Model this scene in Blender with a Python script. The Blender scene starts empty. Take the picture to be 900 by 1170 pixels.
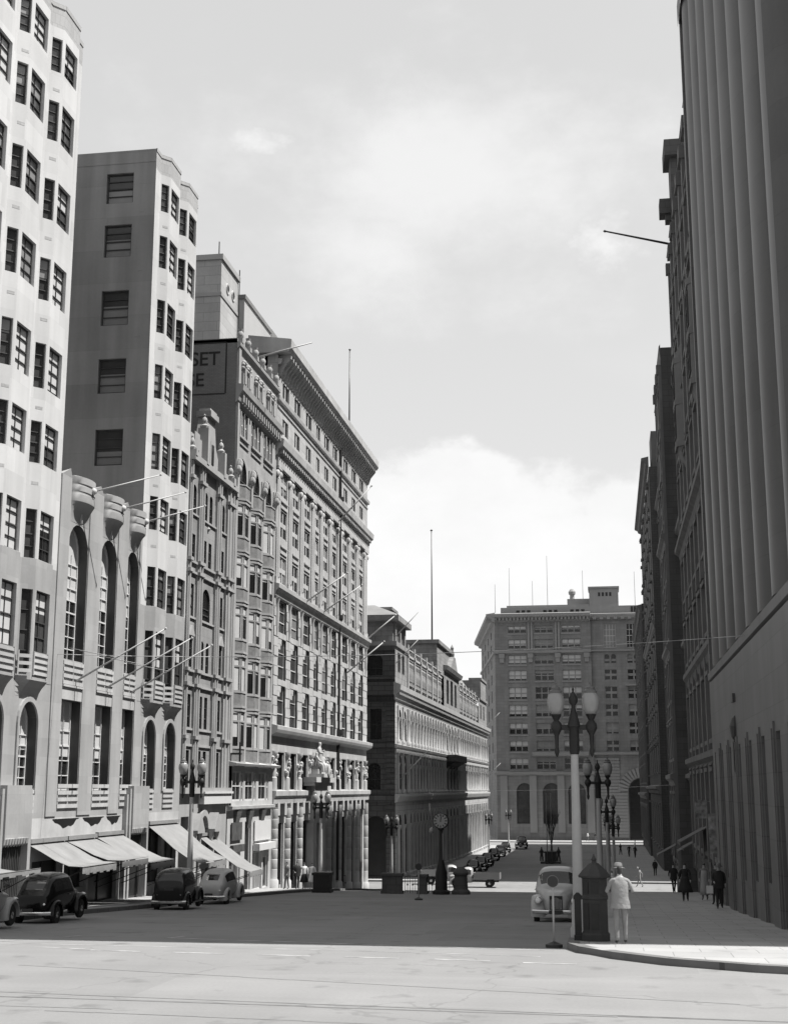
import bpy, bmesh, math, random
from mathutils import Vector, Matrix
from mathutils.geometry import tessellate_polygon
random.seed(7)
R = math.radians
sc = bpy.context.scene
COL = sc.collection
WORLD = set()

# ------------------------------------------------------------------ camera
EYE = 10.0
cam_d = bpy.data.cameras.new("camera")
cam = bpy.data.objects.new("camera", cam_d); COL.objects.link(cam)
cam.location = (0, 0, EYE)
A, T = R(8.93), R(11.6)
f = Vector((-math.sin(A)*math.cos(T), math.cos(A)*math.cos(T), math.sin(T)))
cam.rotation_euler = f.to_track_quat('-Z', 'Y').to_euler()
cam_d.sensor_fit = 'VERTICAL'; cam_d.sensor_height = 24.0
cam_d.lens = 24.0*1540/1170
cam_d.clip_end = 4000
sc.camera = cam
sc.view_settings.view_transform = 'Standard'
sc.view_settings.look = 'None'
sc.view_settings.exposure = 0.9
sc.view_settings.gamma = 1.0
try:
    sc.cycles.max_bounces = 6; sc.cycles.diffuse_bounces = 3; sc.cycles.glossy_bounces = 3
    sc.cycles.use_denoising = True
except Exception: pass

# ------------------------------------------------------------------ light
SUN = Vector((1.0, 0.04, 1.8)).normalized()
EL = math.asin(SUN.z); AZ = math.atan2(SUN.x, SUN.y)
sl = bpy.data.lights.new("sun", 'SUN'); sl.energy = 5.0; sl.angle = R(0.5); sl.color = (1, 0.985, 0.96)
so = bpy.data.objects.new("sun", sl); COL.objects.link(so)
so.rotation_euler = SUN.to_track_quat('Z', 'Y').to_euler(); so.location = (60, 40, 120)

w = bpy.data.worlds.new("World"); sc.world = w; w.use_nodes = True
nt = w.node_tree; N = nt.nodes; L = nt.links
for n in list(N): N.remove(n)
out = N.new('ShaderNodeOutputWorld'); bg = N.new('ShaderNodeBackground')
sky = N.new('ShaderNodeTexSky'); sky.sky_type = 'NISHITA'; sky.sun_disc = False
sky.sun_elevation = EL; sky.sun_rotation = AZ; sky.altitude = 20; sky.air_density = 1.0; sky.dust_density = 1.2
bw = N.new('ShaderNodeRGBToBW'); L.new(sky.outputs[0], bw.inputs[0])   # black-and-white film: the sky as tones
def M(op, a, b=None, c=None, clamp=False):
    n = N.new('ShaderNodeMath'); n.operation = op; n.use_clamp = clamp
    for i, v in enumerate((a, b, c)):
        if v is None: continue
        if isinstance(v, (int, float)): n.inputs[i].default_value = v
        else: L.new(v, n.inputs[i])
    return n.outputs[0]
def sstep(v, a, b):
    n = N.new('ShaderNodeMapRange'); n.interpolation_type = 'SMOOTHSTEP'
    L.new(v, n.inputs[0]); n.inputs[1].default_value = a; n.inputs[2].default_value = b
    return n.outputs[0]
tc = N.new('ShaderNodeTexCoord')
def vmath(op, a, b):
    n = N.new('ShaderNodeVectorMath'); n.operation = op
    L.new(a, n.inputs[0]); n.inputs[1].default_value = b
    return n
def noise(scale, detail, stretch=(1, 1, 1), rough=0.55, off=(0, 0, 0)):
    m = N.new('ShaderNodeMapping'); L.new(tc.outputs['Generated'], m.inputs[0])
    m.inputs['Scale'].default_value = stretch; m.inputs['Location'].default_value = off
    n = N.new('ShaderNodeTexNoise'); n.inputs['Scale'].default_value = scale
    n.inputs['Detail'].default_value = detail; n.inputs['Roughness'].default_value = rough
    L.new(m.outputs[0], n.inputs['Vector'])
    return n.outputs['Fac']
def blob(c, s):
    d = vmath('SUBTRACT', tc.outputs['Generated'], c)
    e = vmath('MULTIPLY', d.outputs[0], tuple(1/q for q in s))
    n = N.new('ShaderNodeVectorMath'); n.operation = 'LENGTH'; L.new(e.outputs[0], n.inputs[0])
    return n.outputs['Value']
n1 = noise(13, 9, (1, 1, 1.5), 0.58); n2 = noise(7, 10, (1, 1, 1.6), 0.62, (3, 1, 2)); n3 = noise(3, 8, (1, 1, 2.5), 0.55, (7, 2, 5))
n4 = noise(26, 10, (1, 1, 1.5), 0.65, (5, 3, 1))
cum = sstep(M('ADD', M('MINIMUM', blob((-0.10, 0.97, 0.14), (0.12, 0.5, 0.122)), blob((0.02, 0.97, 0.11), (0.16, 0.5, 0.112))), M('MULTIPLY', M('SUBTRACT', n1, 0.5), 0.9)), 1.03, 0.86)
body = sstep(n2, 0.3, 0.7)
cum = M('MULTIPLY', cum, M('ADD', 0.62, M('MULTIPLY', body, 0.38)))
wis = sstep(M('ADD', M('MINIMUM', blob((-0.13, 0.89, 0.43), (0.15, 0.5, 0.075)), blob((-0.15, 0.9, 0.385), (0.07, 0.5, 0.05))), M('MULTIPLY', M('SUBTRACT', n2, 0.5), 3.4)), 1.35, -0.2)
sm = sstep(M('ADD', blob((-0.238, 0.862, 0.45), (0.026, 0.3, 0.010)), M('MULTIPLY', M('SUBTRACT', n4, 0.5), 3.2)), 1.3, -0.3)
sm2 = sstep(M('ADD', blob((0.007, 0.922, 0.386), (0.026, 0.3, 0.022)), M('MULTIPLY', M('SUBTRACT', n4, 0.5), 3.2)), 1.3, -0.3)
rest = M('MULTIPLY', sstep(n3, 0.5, 0.75), 0.35)
cl = M('MAXIMUM', M('MULTIPLY', cum, 0.8), M('MAXIMUM', M('MULTIPLY', wis, 0.5), M('MAXIMUM', M('MULTIPLY', sm, 0.6), M('MULTIPLY', sm2, 0.6))))
cl = M('MAXIMUM', cl, M('MULTIPLY', rest, 0.4))
SKY_K = 0.085; CLOUD = 0.57
# haze of the summer sky: lift the darkest blue towards an even tone
base = M('ADD', M('MULTIPLY', M('MINIMUM', bw.outputs[0], 6.0), SKY_K*0.42), 0.305)
val = M('ADD', M('MULTIPLY', base, M('SUBTRACT', 1.0, cl)), M('MULTIPLY', cl, CLOUD))
cb = N.new('ShaderNodeCombineColor')
for i in range(3): L.new(val, cb.inputs[i])
L.new(cb.outputs[0], bg.inputs['Color']); bg.inputs['Strength'].default_value = 1.0
L.new(bg.outputs[0], out.inputs[0])

# ------------------------------------------------------------------ materials (all tones of grey: a black-and-white film)
MATS = {}
def mat(name, v, rough=0.85, var=0.12, scale=0.5, streak=0.0, brick=None, spec=0.3, metal=0.0, bump=0.0, fine=0.06):
    if name in MATS: return MATS[name]
    m = bpy.data.materials.new(name); m.use_nodes = True; t = m.node_tree; n = t.nodes; l = t.links
    p = n['Principled BSDF']; p.inputs['Roughness'].default_value = rough
    p.inputs['Specular IOR Level'].default_value = spec; p.inputs['Metallic'].default_value = metal
    def mm(op, a, b):
        q = n.new('ShaderNodeMath'); q.operation = op
        for i, x in enumerate((a, b)):
            if isinstance(x, (int, float)): q.inputs[i].default_value = x
            else: l.new(x, q.inputs[i])
        return q.outputs[0]
    geo = n.new('ShaderNodeTexCoord')
    def nz(s, det, st=(1, 1, 1)):
        mp = n.new('ShaderNodeMapping'); l.new(geo.outputs['Object'], mp.inputs[0]); mp.inputs['Scale'].default_value = st
        q = n.new('ShaderNodeTexNoise'); q.inputs['Scale'].default_value = s; q.inputs['Detail'].default_value = det
        l.new(mp.outputs[0], q.inputs['Vector']); return q.outputs['Fac']
    val = mm('ADD', 1-var/2*1.0, mm('MULTIPLY', mm('SUBTRACT', nz(scale, 6), 0.5), var*2.2))
    if fine: val = mm('MULTIPLY', val, mm('ADD', 1-fine, mm('MULTIPLY', nz(9, 3), fine*2)))
    if streak:
        val = mm('MULTIPLY', val, mm('ADD', 1-streak, mm('MULTIPLY', nz(1.6, 5, (1, 1, 0.07)), streak*1.7)))
    h = None
    if brick:
        bw_, bh_, mort, dark = brick; mort *= 1.3
        sx = n.new('ShaderNodeSeparateXYZ'); l.new(geo.outputs['Object'], sx.inputs[0])
        cx = n.new('ShaderNodeCombineXYZ'); l.new(mm('ADD', sx.outputs[0], sx.outputs[1]), cx.inputs[0]); l.new(sx.outputs[2], cx.inputs[1])
        bt = n.new('ShaderNodeTexBrick'); l.new(cx.outputs[0], bt.inputs['Vector'])
        bt.inputs['Color1'].default_value = (1, 1, 1, 1); bt.inputs['Color2'].default_value = (0.86, 0.86, 0.86, 1)
        bt.inputs['Mortar'].default_value = (dark, dark, dark, 1)
        bt.inputs['Scale'].default_value = 1; bt.inputs['Mortar Size'].default_value = mort
        bt.inputs['Mortar Smooth'].default_value = 0.2
        bt.inputs['Brick Width'].default_value = bw_; bt.inputs['Row Height'].default_value = bh_
        g = n.new('ShaderNodeRGBToBW'); l.new(bt.outputs['Color'], g.inputs[0])
        val = mm('MULTIPLY', val, g.outputs[0]); h = g.outputs[0]
    val = mm('MULTIPLY', val, v)
    c = n.new('ShaderNodeCombineColor')
    for i in range(3): l.new(val, c.inputs[i])
    l.new(c.outputs[0], p.inputs['Base Color'])
    if bump:
        b = n.new('ShaderNodeBump'); b.inputs['Strength'].default_value = bump; b.inputs['Distance'].default_value = 0.05
        l.new(h if h is not None else nz(6, 6), b.inputs['Height']); l.new(b.outputs[0], p.inputs['Normal'])
    MATS[name] = m; return m
white = mat('cream_terracotta', 0.52, 0.6, 0.12, 0.4, 0.24, (1.6, 0.85, 0.006, 0.86), fine=0.03)
tile = mat('parapet_tile', 0.36, 0.5, 0.06, 0.5, 0.06, (0.3, 0.45, 0.012, 0.75))
render_grey = mat('grey_render', 0.29, 0.85, 0.16, 0.4, 0.4, (6.0, 1.72, 0.008, 0.8))
stone_pale = mat('pale_sandstone', 0.33, 0.85, 0.2, 0.5, 0.24, (1.4, 0.7, 0.005, 0.86), fine=0.07)
stone_white = mat('white_stone', 0.41, 0.8, 0.22, 0.45, 0.25, (1.8, 0.62, 0.014, 0.66), fine=0.1)
stone_plain = mat('white_stone_trim', 0.43, 0.8, 0.3, 0.7, 0.25, fine=0.1)
stone_c = mat('carved_stone', 0.28, 0.88, 0.35, 0.6, 0.22, (1.1, 0.42, 0.01, 0.75), fine=0.1)
stone_ct = mat('carved_stone_trim', 0.31, 0.88, 0.22, 0.7, 0.22, fine=0.1)
stone_d = mat('bay_stone', 0.34, 0.85, 0.28, 0.6, 0.28, (1.2, 0.5, 0.008, 0.8))
stone_dt = mat('bay_panel_stone', 0.20, 0.9, 0.35, 3.2, 0.1, fine=0.25)
brick_side = mat('party_wall_brick', 0.21, 0.9, 0.16, 0.8, 0.2, (0.23, 0.086, 0.01, 0.72))
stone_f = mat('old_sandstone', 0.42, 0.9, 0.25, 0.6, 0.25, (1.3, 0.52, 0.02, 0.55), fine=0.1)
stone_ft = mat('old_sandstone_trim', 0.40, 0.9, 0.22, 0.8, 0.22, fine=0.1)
stone_fd = mat('dark_old_sandstone', 0.09, 0.9, 0.25, 0.6, 0.25, (1.3, 0.52, 0.03, 0.5), fine=0.1)  # same sandstone as the front, far darker, for end wall and balcony
stone_g = mat('office_granite', 0.25, 0.88, 0.25, 0.2, 0.3, (1.6, 0.62, 0.02, 0.74))
stone_gt = mat('office_granite_trim', 0.27, 0.88, 0.1, 0.3, 0.1)
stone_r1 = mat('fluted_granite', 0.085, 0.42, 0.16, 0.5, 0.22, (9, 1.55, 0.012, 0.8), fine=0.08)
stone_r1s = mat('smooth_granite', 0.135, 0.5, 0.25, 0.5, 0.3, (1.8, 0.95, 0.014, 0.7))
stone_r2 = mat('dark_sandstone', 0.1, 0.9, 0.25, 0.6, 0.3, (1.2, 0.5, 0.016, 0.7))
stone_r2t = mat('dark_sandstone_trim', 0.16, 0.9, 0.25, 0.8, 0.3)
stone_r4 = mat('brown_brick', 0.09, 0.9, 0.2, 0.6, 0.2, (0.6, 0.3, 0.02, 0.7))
stone_att = mat('weathered_attic_stone', 0.29, 0.9, 0.4, 0.9, 0.3, (1.3, 0.52, 0.02, 0.6), fine=0.15)
rev_d = mat('reveal_shade', 0.05, 0.5, 0.2, 0.8)  # shade of the window and arch reveals is put into this near-black colour
roof_m = mat('roof_slate', 0.2, 0.8, 0.2, 0.8)
def ground(name, v, rough=0.88, patch=0.10, streak=0.22, spots=0.5, cracks=0.16, slabs=None):
    """worn ground: laid patches, wear streaks along the traffic, dark drips, cracks or slab joints"""
    m = bpy.data.materials.new(name); m.use_nodes = True; t = m.node_tree; n = t.nodes; l = t.links; p = n['Principled BSDF']
    p.inputs['Roughness'].default_value = rough; p.inputs['Specular IOR Level'].default_value = 0.25
    g = n.new('ShaderNodeTexCoord')
    def mm(op, a, b, c=False):
        q = n.new('ShaderNodeMath'); q.operation = op; q.use_clamp = c
        for i, x in enumerate((a, b)):
            if isinstance(x, (int, float)): q.inputs[i].default_value = x
            else: l.new(x, q.inputs[i])
        return q.outputs[0]
    def mp(st, off=(0, 0, 0)):
        q = n.new('ShaderNodeMapping'); l.new(g.outputs['Object'], q.inputs[0]); q.inputs['Scale'].default_value = st; q.inputs['Location'].default_value = off; return q.outputs[0]
    def nz(vec, s, d=6):
        q = n.new('ShaderNodeTexNoise'); q.inputs['Scale'].default_value = s; q.inputs['Detail'].default_value = d; l.new(vec, q.inputs['Vector']); return q.outputs['Fac']
    def vor(vec, s, feat):
        q = n.new('ShaderNodeTexVoronoi'); q.feature = feat; q.inputs['Scale'].default_value = s; l.new(vec, q.inputs['Vector']); return q
    flat = mp((1, 1, 0))
    val = mm('ADD', 0.84, mm('MULTIPLY', nz(flat, .35), .32))
    val = mm('MULTIPLY', val, mm('ADD', 1-streak*.5, mm('MULTIPLY', nz(mp((.05, 1.0, 0)), 1.3), streak)))
    val = mm('MULTIPLY', val, mm('ADD', 1-streak*.4, mm('MULTIPLY', nz(mp((1.0, .05, 0), (4, 7, 0)), .9), streak*.8)))
    val = mm('MULTIPLY', val, mm('ADD', .9, mm('MULTIPLY', nz(flat, 14, 3), .2)))
    bw2 = n.new('ShaderNodeRGBToBW'); vc = vor(mp((.10, .22, 0)), 1.0, 'F1'); vc.distance = 'CHEBYCHEV'; l.new(vc.outputs['Color'], bw2.inputs[0])
    val = mm('MULTIPLY', val, mm('ADD', 1-patch, mm('MULTIPLY', bw2.outputs[0], patch*2)))
    sp = mm('MULTIPLY', mm('SUBTRACT', nz(mp((1, 1, 0), (9, 2, 0)), .9, 8), .60), 5.0, True); val = mm('MULTIPLY', val, mm('SUBTRACT', 1.0, mm('MULTIPLY', sp, spots)))
    if cracks:
        wv = n.new('ShaderNodeVectorMath'); wv.operation = 'ADD'; l.new(flat, wv.inputs[0]); q = n.new('ShaderNodeTexNoise'); q.inputs['Scale'].default_value = 1.2; l.new(flat, q.inputs['Vector']); l.new(q.outputs['Color'], wv.inputs[1])
        e = vor(wv.outputs[0], .16, 'DISTANCE_TO_EDGE'); ln = mm('MULTIPLY', mm('SUBTRACT', .006, e.outputs['Distance']), 300, True)
        val = mm('MULTIPLY', val, mm('SUBTRACT', 1.0, mm('MULTIPLY', ln, cracks)))
    if slabs:
        b = n.new('ShaderNodeTexBrick'); l.new(flat, b.inputs['Vector']); b.inputs['Scale'].default_value = 1; b.inputs['Brick Width'].default_value = slabs[0]; b.inputs['Row Height'].default_value = slabs[1]
        b.inputs['Mortar Size'].default_value = .012; b.inputs['Color1'].default_value = (1, 1, 1, 1); b.inputs['Color2'].default_value = (.88, .88, .88, 1); b.inputs['Mortar'].default_value = (.6, .6, .6, 1)
        q = n.new('ShaderNodeRGBToBW'); l.new(b.outputs['Color'], q.inputs[0]); val = mm('MULTIPLY', val, q.outputs[0])
    val = mm('MULTIPLY', val, v); c = n.new('ShaderNodeCombineColor')
    for i in range(3): l.new(val, c.inputs[i])
    l.new(c.outputs[0], p.inputs['Base Color']); MATS[name] = m; return m
road_m = ground('road_asphalt', 0.185)
pave_m = ground('pavement_slabs', 0.30, patch=.04, streak=.15, spots=.35, cracks=0, slabs=(1.2, .9))
kerb_m = mat('kerb_stone', 0.15, 0.85, 0.3, 1.2, 0, (1.1, 5.0, 0.02, 0.5))
paint_m = mat('road_paint', 0.42, 0.8, 0.7, 1.6, fine=0.25)
white_paint = mat('white_paint', 0.5, 0.5, 0.08, 2.0)
dark_paint = mat('dark_paint', 0.035, 0.4, 0.2, 2.0, spec=0.4)
iron = mat('cast_iron', 0.022, 0.55, 0.3, 4.0)
grey_iron = mat('grey_iron', 0.035, 0.6, 0.2, 3.0)
pole_m = mat('pole_paint', 0.36, 0.6, 0.12, 3.0, streak=0.1)
flag_m = mat('flagpole_paint', 0.4, 0.5, 0.1, 3.0)
awn_m = mat('awning_canvas', 0.215, 0.9, 0.25, 1.2, streak=0.15, bump=0.3)
opal = mat('opal_glass', 0.24, 0.25, 0.05, 3.0, spec=0.5)
opal_cap = mat('lamp_cap', 0.12, 0.5, 0.1, 3.0)
frame_w = mat('window_paint_pale', 0.5, 0.6, 0.1, 3.0)
frame_d = mat('window_paint_dark', 0.05, 0.6, 0.2, 3.0)
glass = mat('window_glass', 0.015, 0.12, 0.3, 0.7, spec=0.5, fine=0)
glass2 = mat('window_glass_net', 0.06, 0.15, 0.5, 0.9, spec=0.5)
blind = mat('window_blind_and_sky', 0.48, 0.35, 0.1, 0.8, streak=0.12, spec=0.5)
blind_d = mat('window_blind_grey', 0.22, 0.3, 0.2, 0.8, streak=0.15, spec=0.5)
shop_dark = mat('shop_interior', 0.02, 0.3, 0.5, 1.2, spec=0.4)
shop_mid = mat('shop_display', 0.12, 0.4, 0.9, 2.2, streak=0.5)
door_m = mat('door_wood', 0.05, 0.5, 0.3, 1.5, streak=0.3)
bronze = mat('bronze', 0.03, 0.45, 0.3, 2.0, spec=0.5)
chrome = mat('chrome', 0.6, 0.18, 0.05, 2.0, metal=1.0)
tyre_m = mat('tyre_rubber', 0.02, 0.8, 0.2, 4.0)
car_black = mat('car_black', 0.005, 0.16, 0.1, 1.0, spec=0.22)
car_dark = mat('car_dark', 0.014, 0.18, 0.1, 1.0, spec=0.25)
car_pale = mat('car_pale', 0.32, 0.32, 0.06, 1.0, spec=0.5)
car_grey = mat('car_grey', 0.2, 0.32, 0.08, 1.0, spec=0.5)
car_glass = mat('car_glass', 0.02, 0.05, 0.1, 1.0, spec=0.6)
lens_m = mat('lamp_lens', 0.75, 0.1, 0.1, 3.0, spec=0.6)
skin_m = mat('skin', 0.32, 0.6, 0.08, 6.0)
hair_m = mat('hair', 0.03, 0.6, 0.2, 20.0)
cl_pale = mat('cloth_pale', 0.26, 0.9, 0.3, 4.0, streak=0.12, bump=0.7)
cl_trs = mat('cloth_trousers', 0.23, 0.9, 0.3, 4.0, streak=0.2, bump=0.8)
cl_white = mat('cloth_white', 0.75, 0.9, 0.1, 5.0)
cl_dark = mat('cloth_dark', 0.025, 0.9, 0.2, 5.0)
cl_mid = mat('cloth_grey', 0.14, 0.9, 0.2, 5.0)
shoe_m = mat('shoe_leather', 0.03, 0.4, 0.2, 8.0)
bark = mat('bark', 0.05, 0.9, 0.3, 3.0)

# ------------------------------------------------------------------ mesh helpers
class MB:
    def __init__(s): s.v = []; s.f = []; s.m = []
    def poly(s, pts, m=0):
        i = len(s.v); s.v += [tuple(p) for p in pts]; s.f.append(tuple(range(i, i+len(pts)))); s.m.append(m)
    def hexa(s, b, t, m=0):
        i = len(s.v); s.v += [tuple(p) for p in b] + [tuple(p) for p in t]; n = len(b)
        s.f.append(tuple(range(i+n-1, i-1, -1))); s.f.append(tuple(range(i+n, i+2*n)))
        for k in range(n):
            j = (k+1) % n; s.f.append((i+k, i+j, i+n+j, i+n+k))
        s.m += [m]*(n+2)
    def box(s, x0, x1, y0, y1, z0, z1, m=0):
        s.hexa([(x0, y0, z0), (x1, y0, z0), (x1, y1, z0), (x0, y1, z0)], [(x0, y0, z1), (x1, y0, z1), (x1, y1, z1), (x0, y1, z1)], m)
    def rings(s, rings, m=0, caps=True, closed=True):
        i = len(s.v); n = len(rings[0])
        for r in rings: s.v += [tuple(p) for p in r]
        for a in range(len(rings)-1):
            for k in range(n if closed else n-1):
                j = (k+1) % n; s.f.append((i+a*n+k, i+a*n+j, i+(a+1)*n+j, i+(a+1)*n+k)); s.m.append(m)
        if caps:
            s.f.append(tuple(range(i+n-1, i-1, -1))); s.m.append(m)
            e = i+(len(rings)-1)*n; s.f.append(tuple(range(e, e+n))); s.m.append(m)
    def lathe(s, c, prof, n=12, m=0, a0=0.0, a1=None, axis='z'):
        full = a1 is None; a1 = a0+2*math.pi if full else a1
        rg = []
        for r_, z_ in prof:
            rr = []
            for k in range(n if full else n+1):
                a = a0+(a1-a0)*k/n
                if axis == 'z': rr.append((c[0]+r_*math.cos(a), c[1]+r_*math.sin(a), c[2]+z_))
                else: rr.append((c[0]+z_, c[1]+r_*math.cos(a), c[2]+r_*math.sin(a)))
            rg.append(rr)
        s.rings(rg, m, caps=True, closed=True if full else True)
    def tube(s, p0, p1, r0, r1=None, n=8, m=0):
        r1 = r0 if r1 is None else r1
        p0, p1 = Vector(p0), Vector(p1); d = (p1-p0).normalized()
        a = d.orthogonal().normalized(); b = d.cross(a)
        s.rings([[tuple(p+(a*math.cos(2*math.pi*k/n)+b*math.sin(2*math.pi*k/n))*r) for k in range(n)] for p, r in ((p0, r0), (p1, r1))], m)
    def path(s, pts, r, n=6, m=0):
        for a, b in zip(pts[:-1], pts[1:]): s.tube(a, b, r, r, n, m)
    def build(s, name, mats, parent=None, smooth=False, auto=None):
        me = bpy.data.meshes.new(name); me.from_pydata(s.v, [], s.f)
        ms = mats if isinstance(mats, (list, tuple)) else [mats]
        for q in ms: me.materials.append(q)
        me.polygons.foreach_set('material_index', s.m)
        bm = bmesh.new(); bm.from_mesh(me); bmesh.ops.recalc_face_normals(bm, faces=bm.faces); bm.to_mesh(me); bm.free()
        if smooth or auto:
            for p in me.polygons: p.use_smooth = True
            if auto:
                try: me.set_sharp_from_angle(angle=R(auto))
                except Exception: pass
        me.update()
        o = bpy.data.objects.new(name, me); COL.objects.link(o)
        if parent is not None:
            o.parent = parent
            if parent.type == 'EMPTY': o.matrix_parent_inverse = Matrix.Translation(parent.location).inverted() if parent.name in WORLD else Matrix()
        return o
def thing(name, label, cat, loc=(0, 0, 0), rz=0.0, group=None, world=False):
    o = bpy.data.objects.new(name, None); COL.objects.link(o); o.location = loc; o.rotation_euler = (0, 0, rz)
    o['label'] = label; o['category'] = cat; o.empty_display_size = 0.3
    if group: o['group'] = group
    if world: WORLD.add(o.name)          # parts of buildings are written in world metres
    return o
def tag(o, label, cat, group=None):
    o['label'] = label; o['category'] = cat
    if group: o['group'] = group
    return o
def struct(o): o['kind'] = 'structure'; return o
def copy_tree(o, parent=None):
    c = o.copy(); COL.objects.link(c)
    if parent is not None: c.parent = parent
    for ch in list(o.children): copy_tree(ch, c)
    return c
def evalmesh(o, name):
    dg = bpy.context.evaluated_depsgraph_get(); dg.update()
    return bpy.data.meshes.new_from_object(o.evaluated_get(dg))

# ------------------------------------------------------------------ ground heights along the street
GP = [(-60, 6.75), (20, 6.55), (31, 6.45), (45, 5.8), (55, 5.25), (62, 5.0), (76, 4.25), (86, 3.7), (100, 2.75), (110, 2.0), (121, 1.25), (136, 1.1), (150, .8), (174, .3), (220, 0), (300, -.1), (1500, -.1)]
def gz(y):
    for (a, za), (b, zb) in zip(GP[:-1], GP[1:]):
        if y <= b: return za+(zb-za)*(y-a)/(b-a)
    return GP[-1][1]

# ------------------------------------------------------------------ facades
class Fac:
    """a vertical wall plane: u along the wall, v up, w outwards"""
    def __init__(s, p0, d):
        d = Vector((d[0], d[1])).normalized(); s.o = p0; s.d = d; s.n = Vector((d.y, -d.x))
    def P(s, u, v, w=0.0): return (s.o[0]+s.d.x*u+s.n.x*w, s.o[1]+s.d.y*u+s.n.y*w, v)
    def box(s, mb, u0, u1, v0, v1, w0, w1, m=0):
        mb.hexa([s.P(u0, v0, w0), s.P(u1, v0, w0), s.P(u1, v0, w1), s.P(u0, v0, w1)], [s.P(u0, v1, w0), s.P(u1, v1, w0), s.P(u1, v1, w1), s.P(u0, v1, w1)], m)
    def quad(s, mb, u0, u1, v0, v1, w=0.0, m=0):
        mb.poly([s.P(u0, v0, w), s.P(u1, v0, w), s.P(u1, v1, w), s.P(u0, v1, w)], m)
    def prof(s, mb, u0, u1, pr, m=0):
        """profile [(w,v)...] closed polygon extruded along u"""
        mb.hexa([s.P(u0, v, w_) for w_, v in pr], [s.P(u1, v, w_) for w_, v in pr], m)
    def arc(s, u0, u1, v1, ah, n=10):
        c = (u0+u1)/2; h = (u1-u0)/2
        return [(c-h*math.cos(math.pi*k/n), v1-ah+ah*math.sin(math.pi*k/n)) for k in range(n+1)]
    def wall(s, mb, u0, u1, v0, v1, ops, dep=0.25, m=0, w=0.0, mr=None):
        mr = m if mr is None else mr
        vs = sorted({v0, v1} | {q for o in ops for q in o[2:4] if v0 < q < v1})
        for a, b in zip(vs[:-1], vs[1:]):
            mid = (a+b)/2; cur = u0
            for o in sorted(o for o in ops if o[2] <= mid <= o[3]):
                if o[0] > cur+1e-4: s.quad(mb, cur, o[0], a, b, w, m)
                cur = max(cur, o[1])
            if cur < u1-1e-4: s.quad(mb, cur, u1, a, b, w, m)
        for o in ops:
            ah = o[4] if len(o) > 4 else 0
            if ah:
                ar = s.arc(o[0], o[1], o[3], ah); k = len(ar)//2
                for q in range(k): mb.poly([s.P(o[0], o[3], w), s.P(*ar[q+1], w), s.P(*ar[q], w)], m)
                for q in range(k, len(ar)-1): mb.poly([s.P(o[1], o[3], w), s.P(*ar[q+1], w), s.P(*ar[q], w)], m)
                ol = [(o[0], o[2])] + ar + [(o[1], o[2])]
            else: ol = [(o[0], o[2]), (o[0], o[3]), (o[1], o[3]), (o[1], o[2])]
            for p, q in zip(ol, ol[1:]+ol[:1]):
                mb.poly([s.P(*p, w), s.P(*q, w), s.P(*q, w-dep), s.P(*p, w-dep)], mr)
    def window(s, par, u0, u1, v0, v1, w=-0.2, ah=0, nx=1, ny=2, fr=0.07, fm=frame_w, bl=None, gm=None, bm_=None, name='window', mun=0.04, sash=True):
        """frame (with its bars) as a part, glass as its sub-part; bl = share of the height covered by a blind"""
        mb = MB(); pm = MB()
        top = v1-ah
        def bar(a, b, c, d, k=0.0): s.box(mb, a, b, c, d, w-0.03, w+0.05+k)
        bar(u0, u0+fr, v0, top); bar(u1-fr, u1, v0, top); bar(u0+fr, u1-fr, v0, v0+fr)
        if not ah: bar(u0+fr, u1-fr, v1-fr, v1)
        else:
            o1 = s.arc(u0, u1, v1, ah); i1 = s.arc(u0+fr, u1-fr, v1-fr, ah-fr)
            for q in range(len(o1)-1):
                mb.hexa([s.P(*o1[q], w-0.03), s.P(*o1[q+1], w-0.03), s.P(*i1[q+1], w-0.03), s.P(*i1[q], w-0.03)], [s.P(*o1[q], w+0.05), s.P(*o1[q+1], w+0.05), s.P(*i1[q+1], w+0.05), s.P(*i1[q], w+0.05)])
        for k in range(1, nx):
            x = u0+(u1-u0)*k/nx; bar(x-mun/2, x+mun/2, v0+fr, (top if ah else v1)-fr, -0.01)
        for k in range(1, ny):
            z = v0+(top-v0 if ah else v1-v0)*k/ny; th = mun*(1.6 if sash and ny >= 2 and k == ny//2 else 1)
            bar(u0+fr, u1-fr, z-th/2, z+th/2, 0.004)
        g = gm or glass; b_ = bm_ or blind
        zb = v1 if not bl else v1-(v1-v0)*bl
        if ah:
            ar = s.arc(u0, u1, v1, ah); pm.poly([s.P(p[0], p[1], w) for p in ar]+[s.P(u1, max(zb if bl else v0, v0) if bl and zb < top else v0, w), s.P(u0, max(zb, v0) if bl and zb < top else v0, w)], 1 if bl and zb < top else 0)
            if bl and zb < top: s.quad(pm, u0, u1, v0, zb, w, 0)
        else:
            if zb > v0: s.quad(pm, u0, u1, v0, zb, w, 0)
            if bl: s.quad(pm, u0, u1, max(zb, v0), v1, w, 1)
        f_ = mb.build(name, fm, par); p_ = pm.build('pane', [g, b_], f_)
        return f_
def rb(p=0.6, lo=0.3, hi=1.0):
    return random.uniform(lo, hi) if random.random() < p else None
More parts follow.
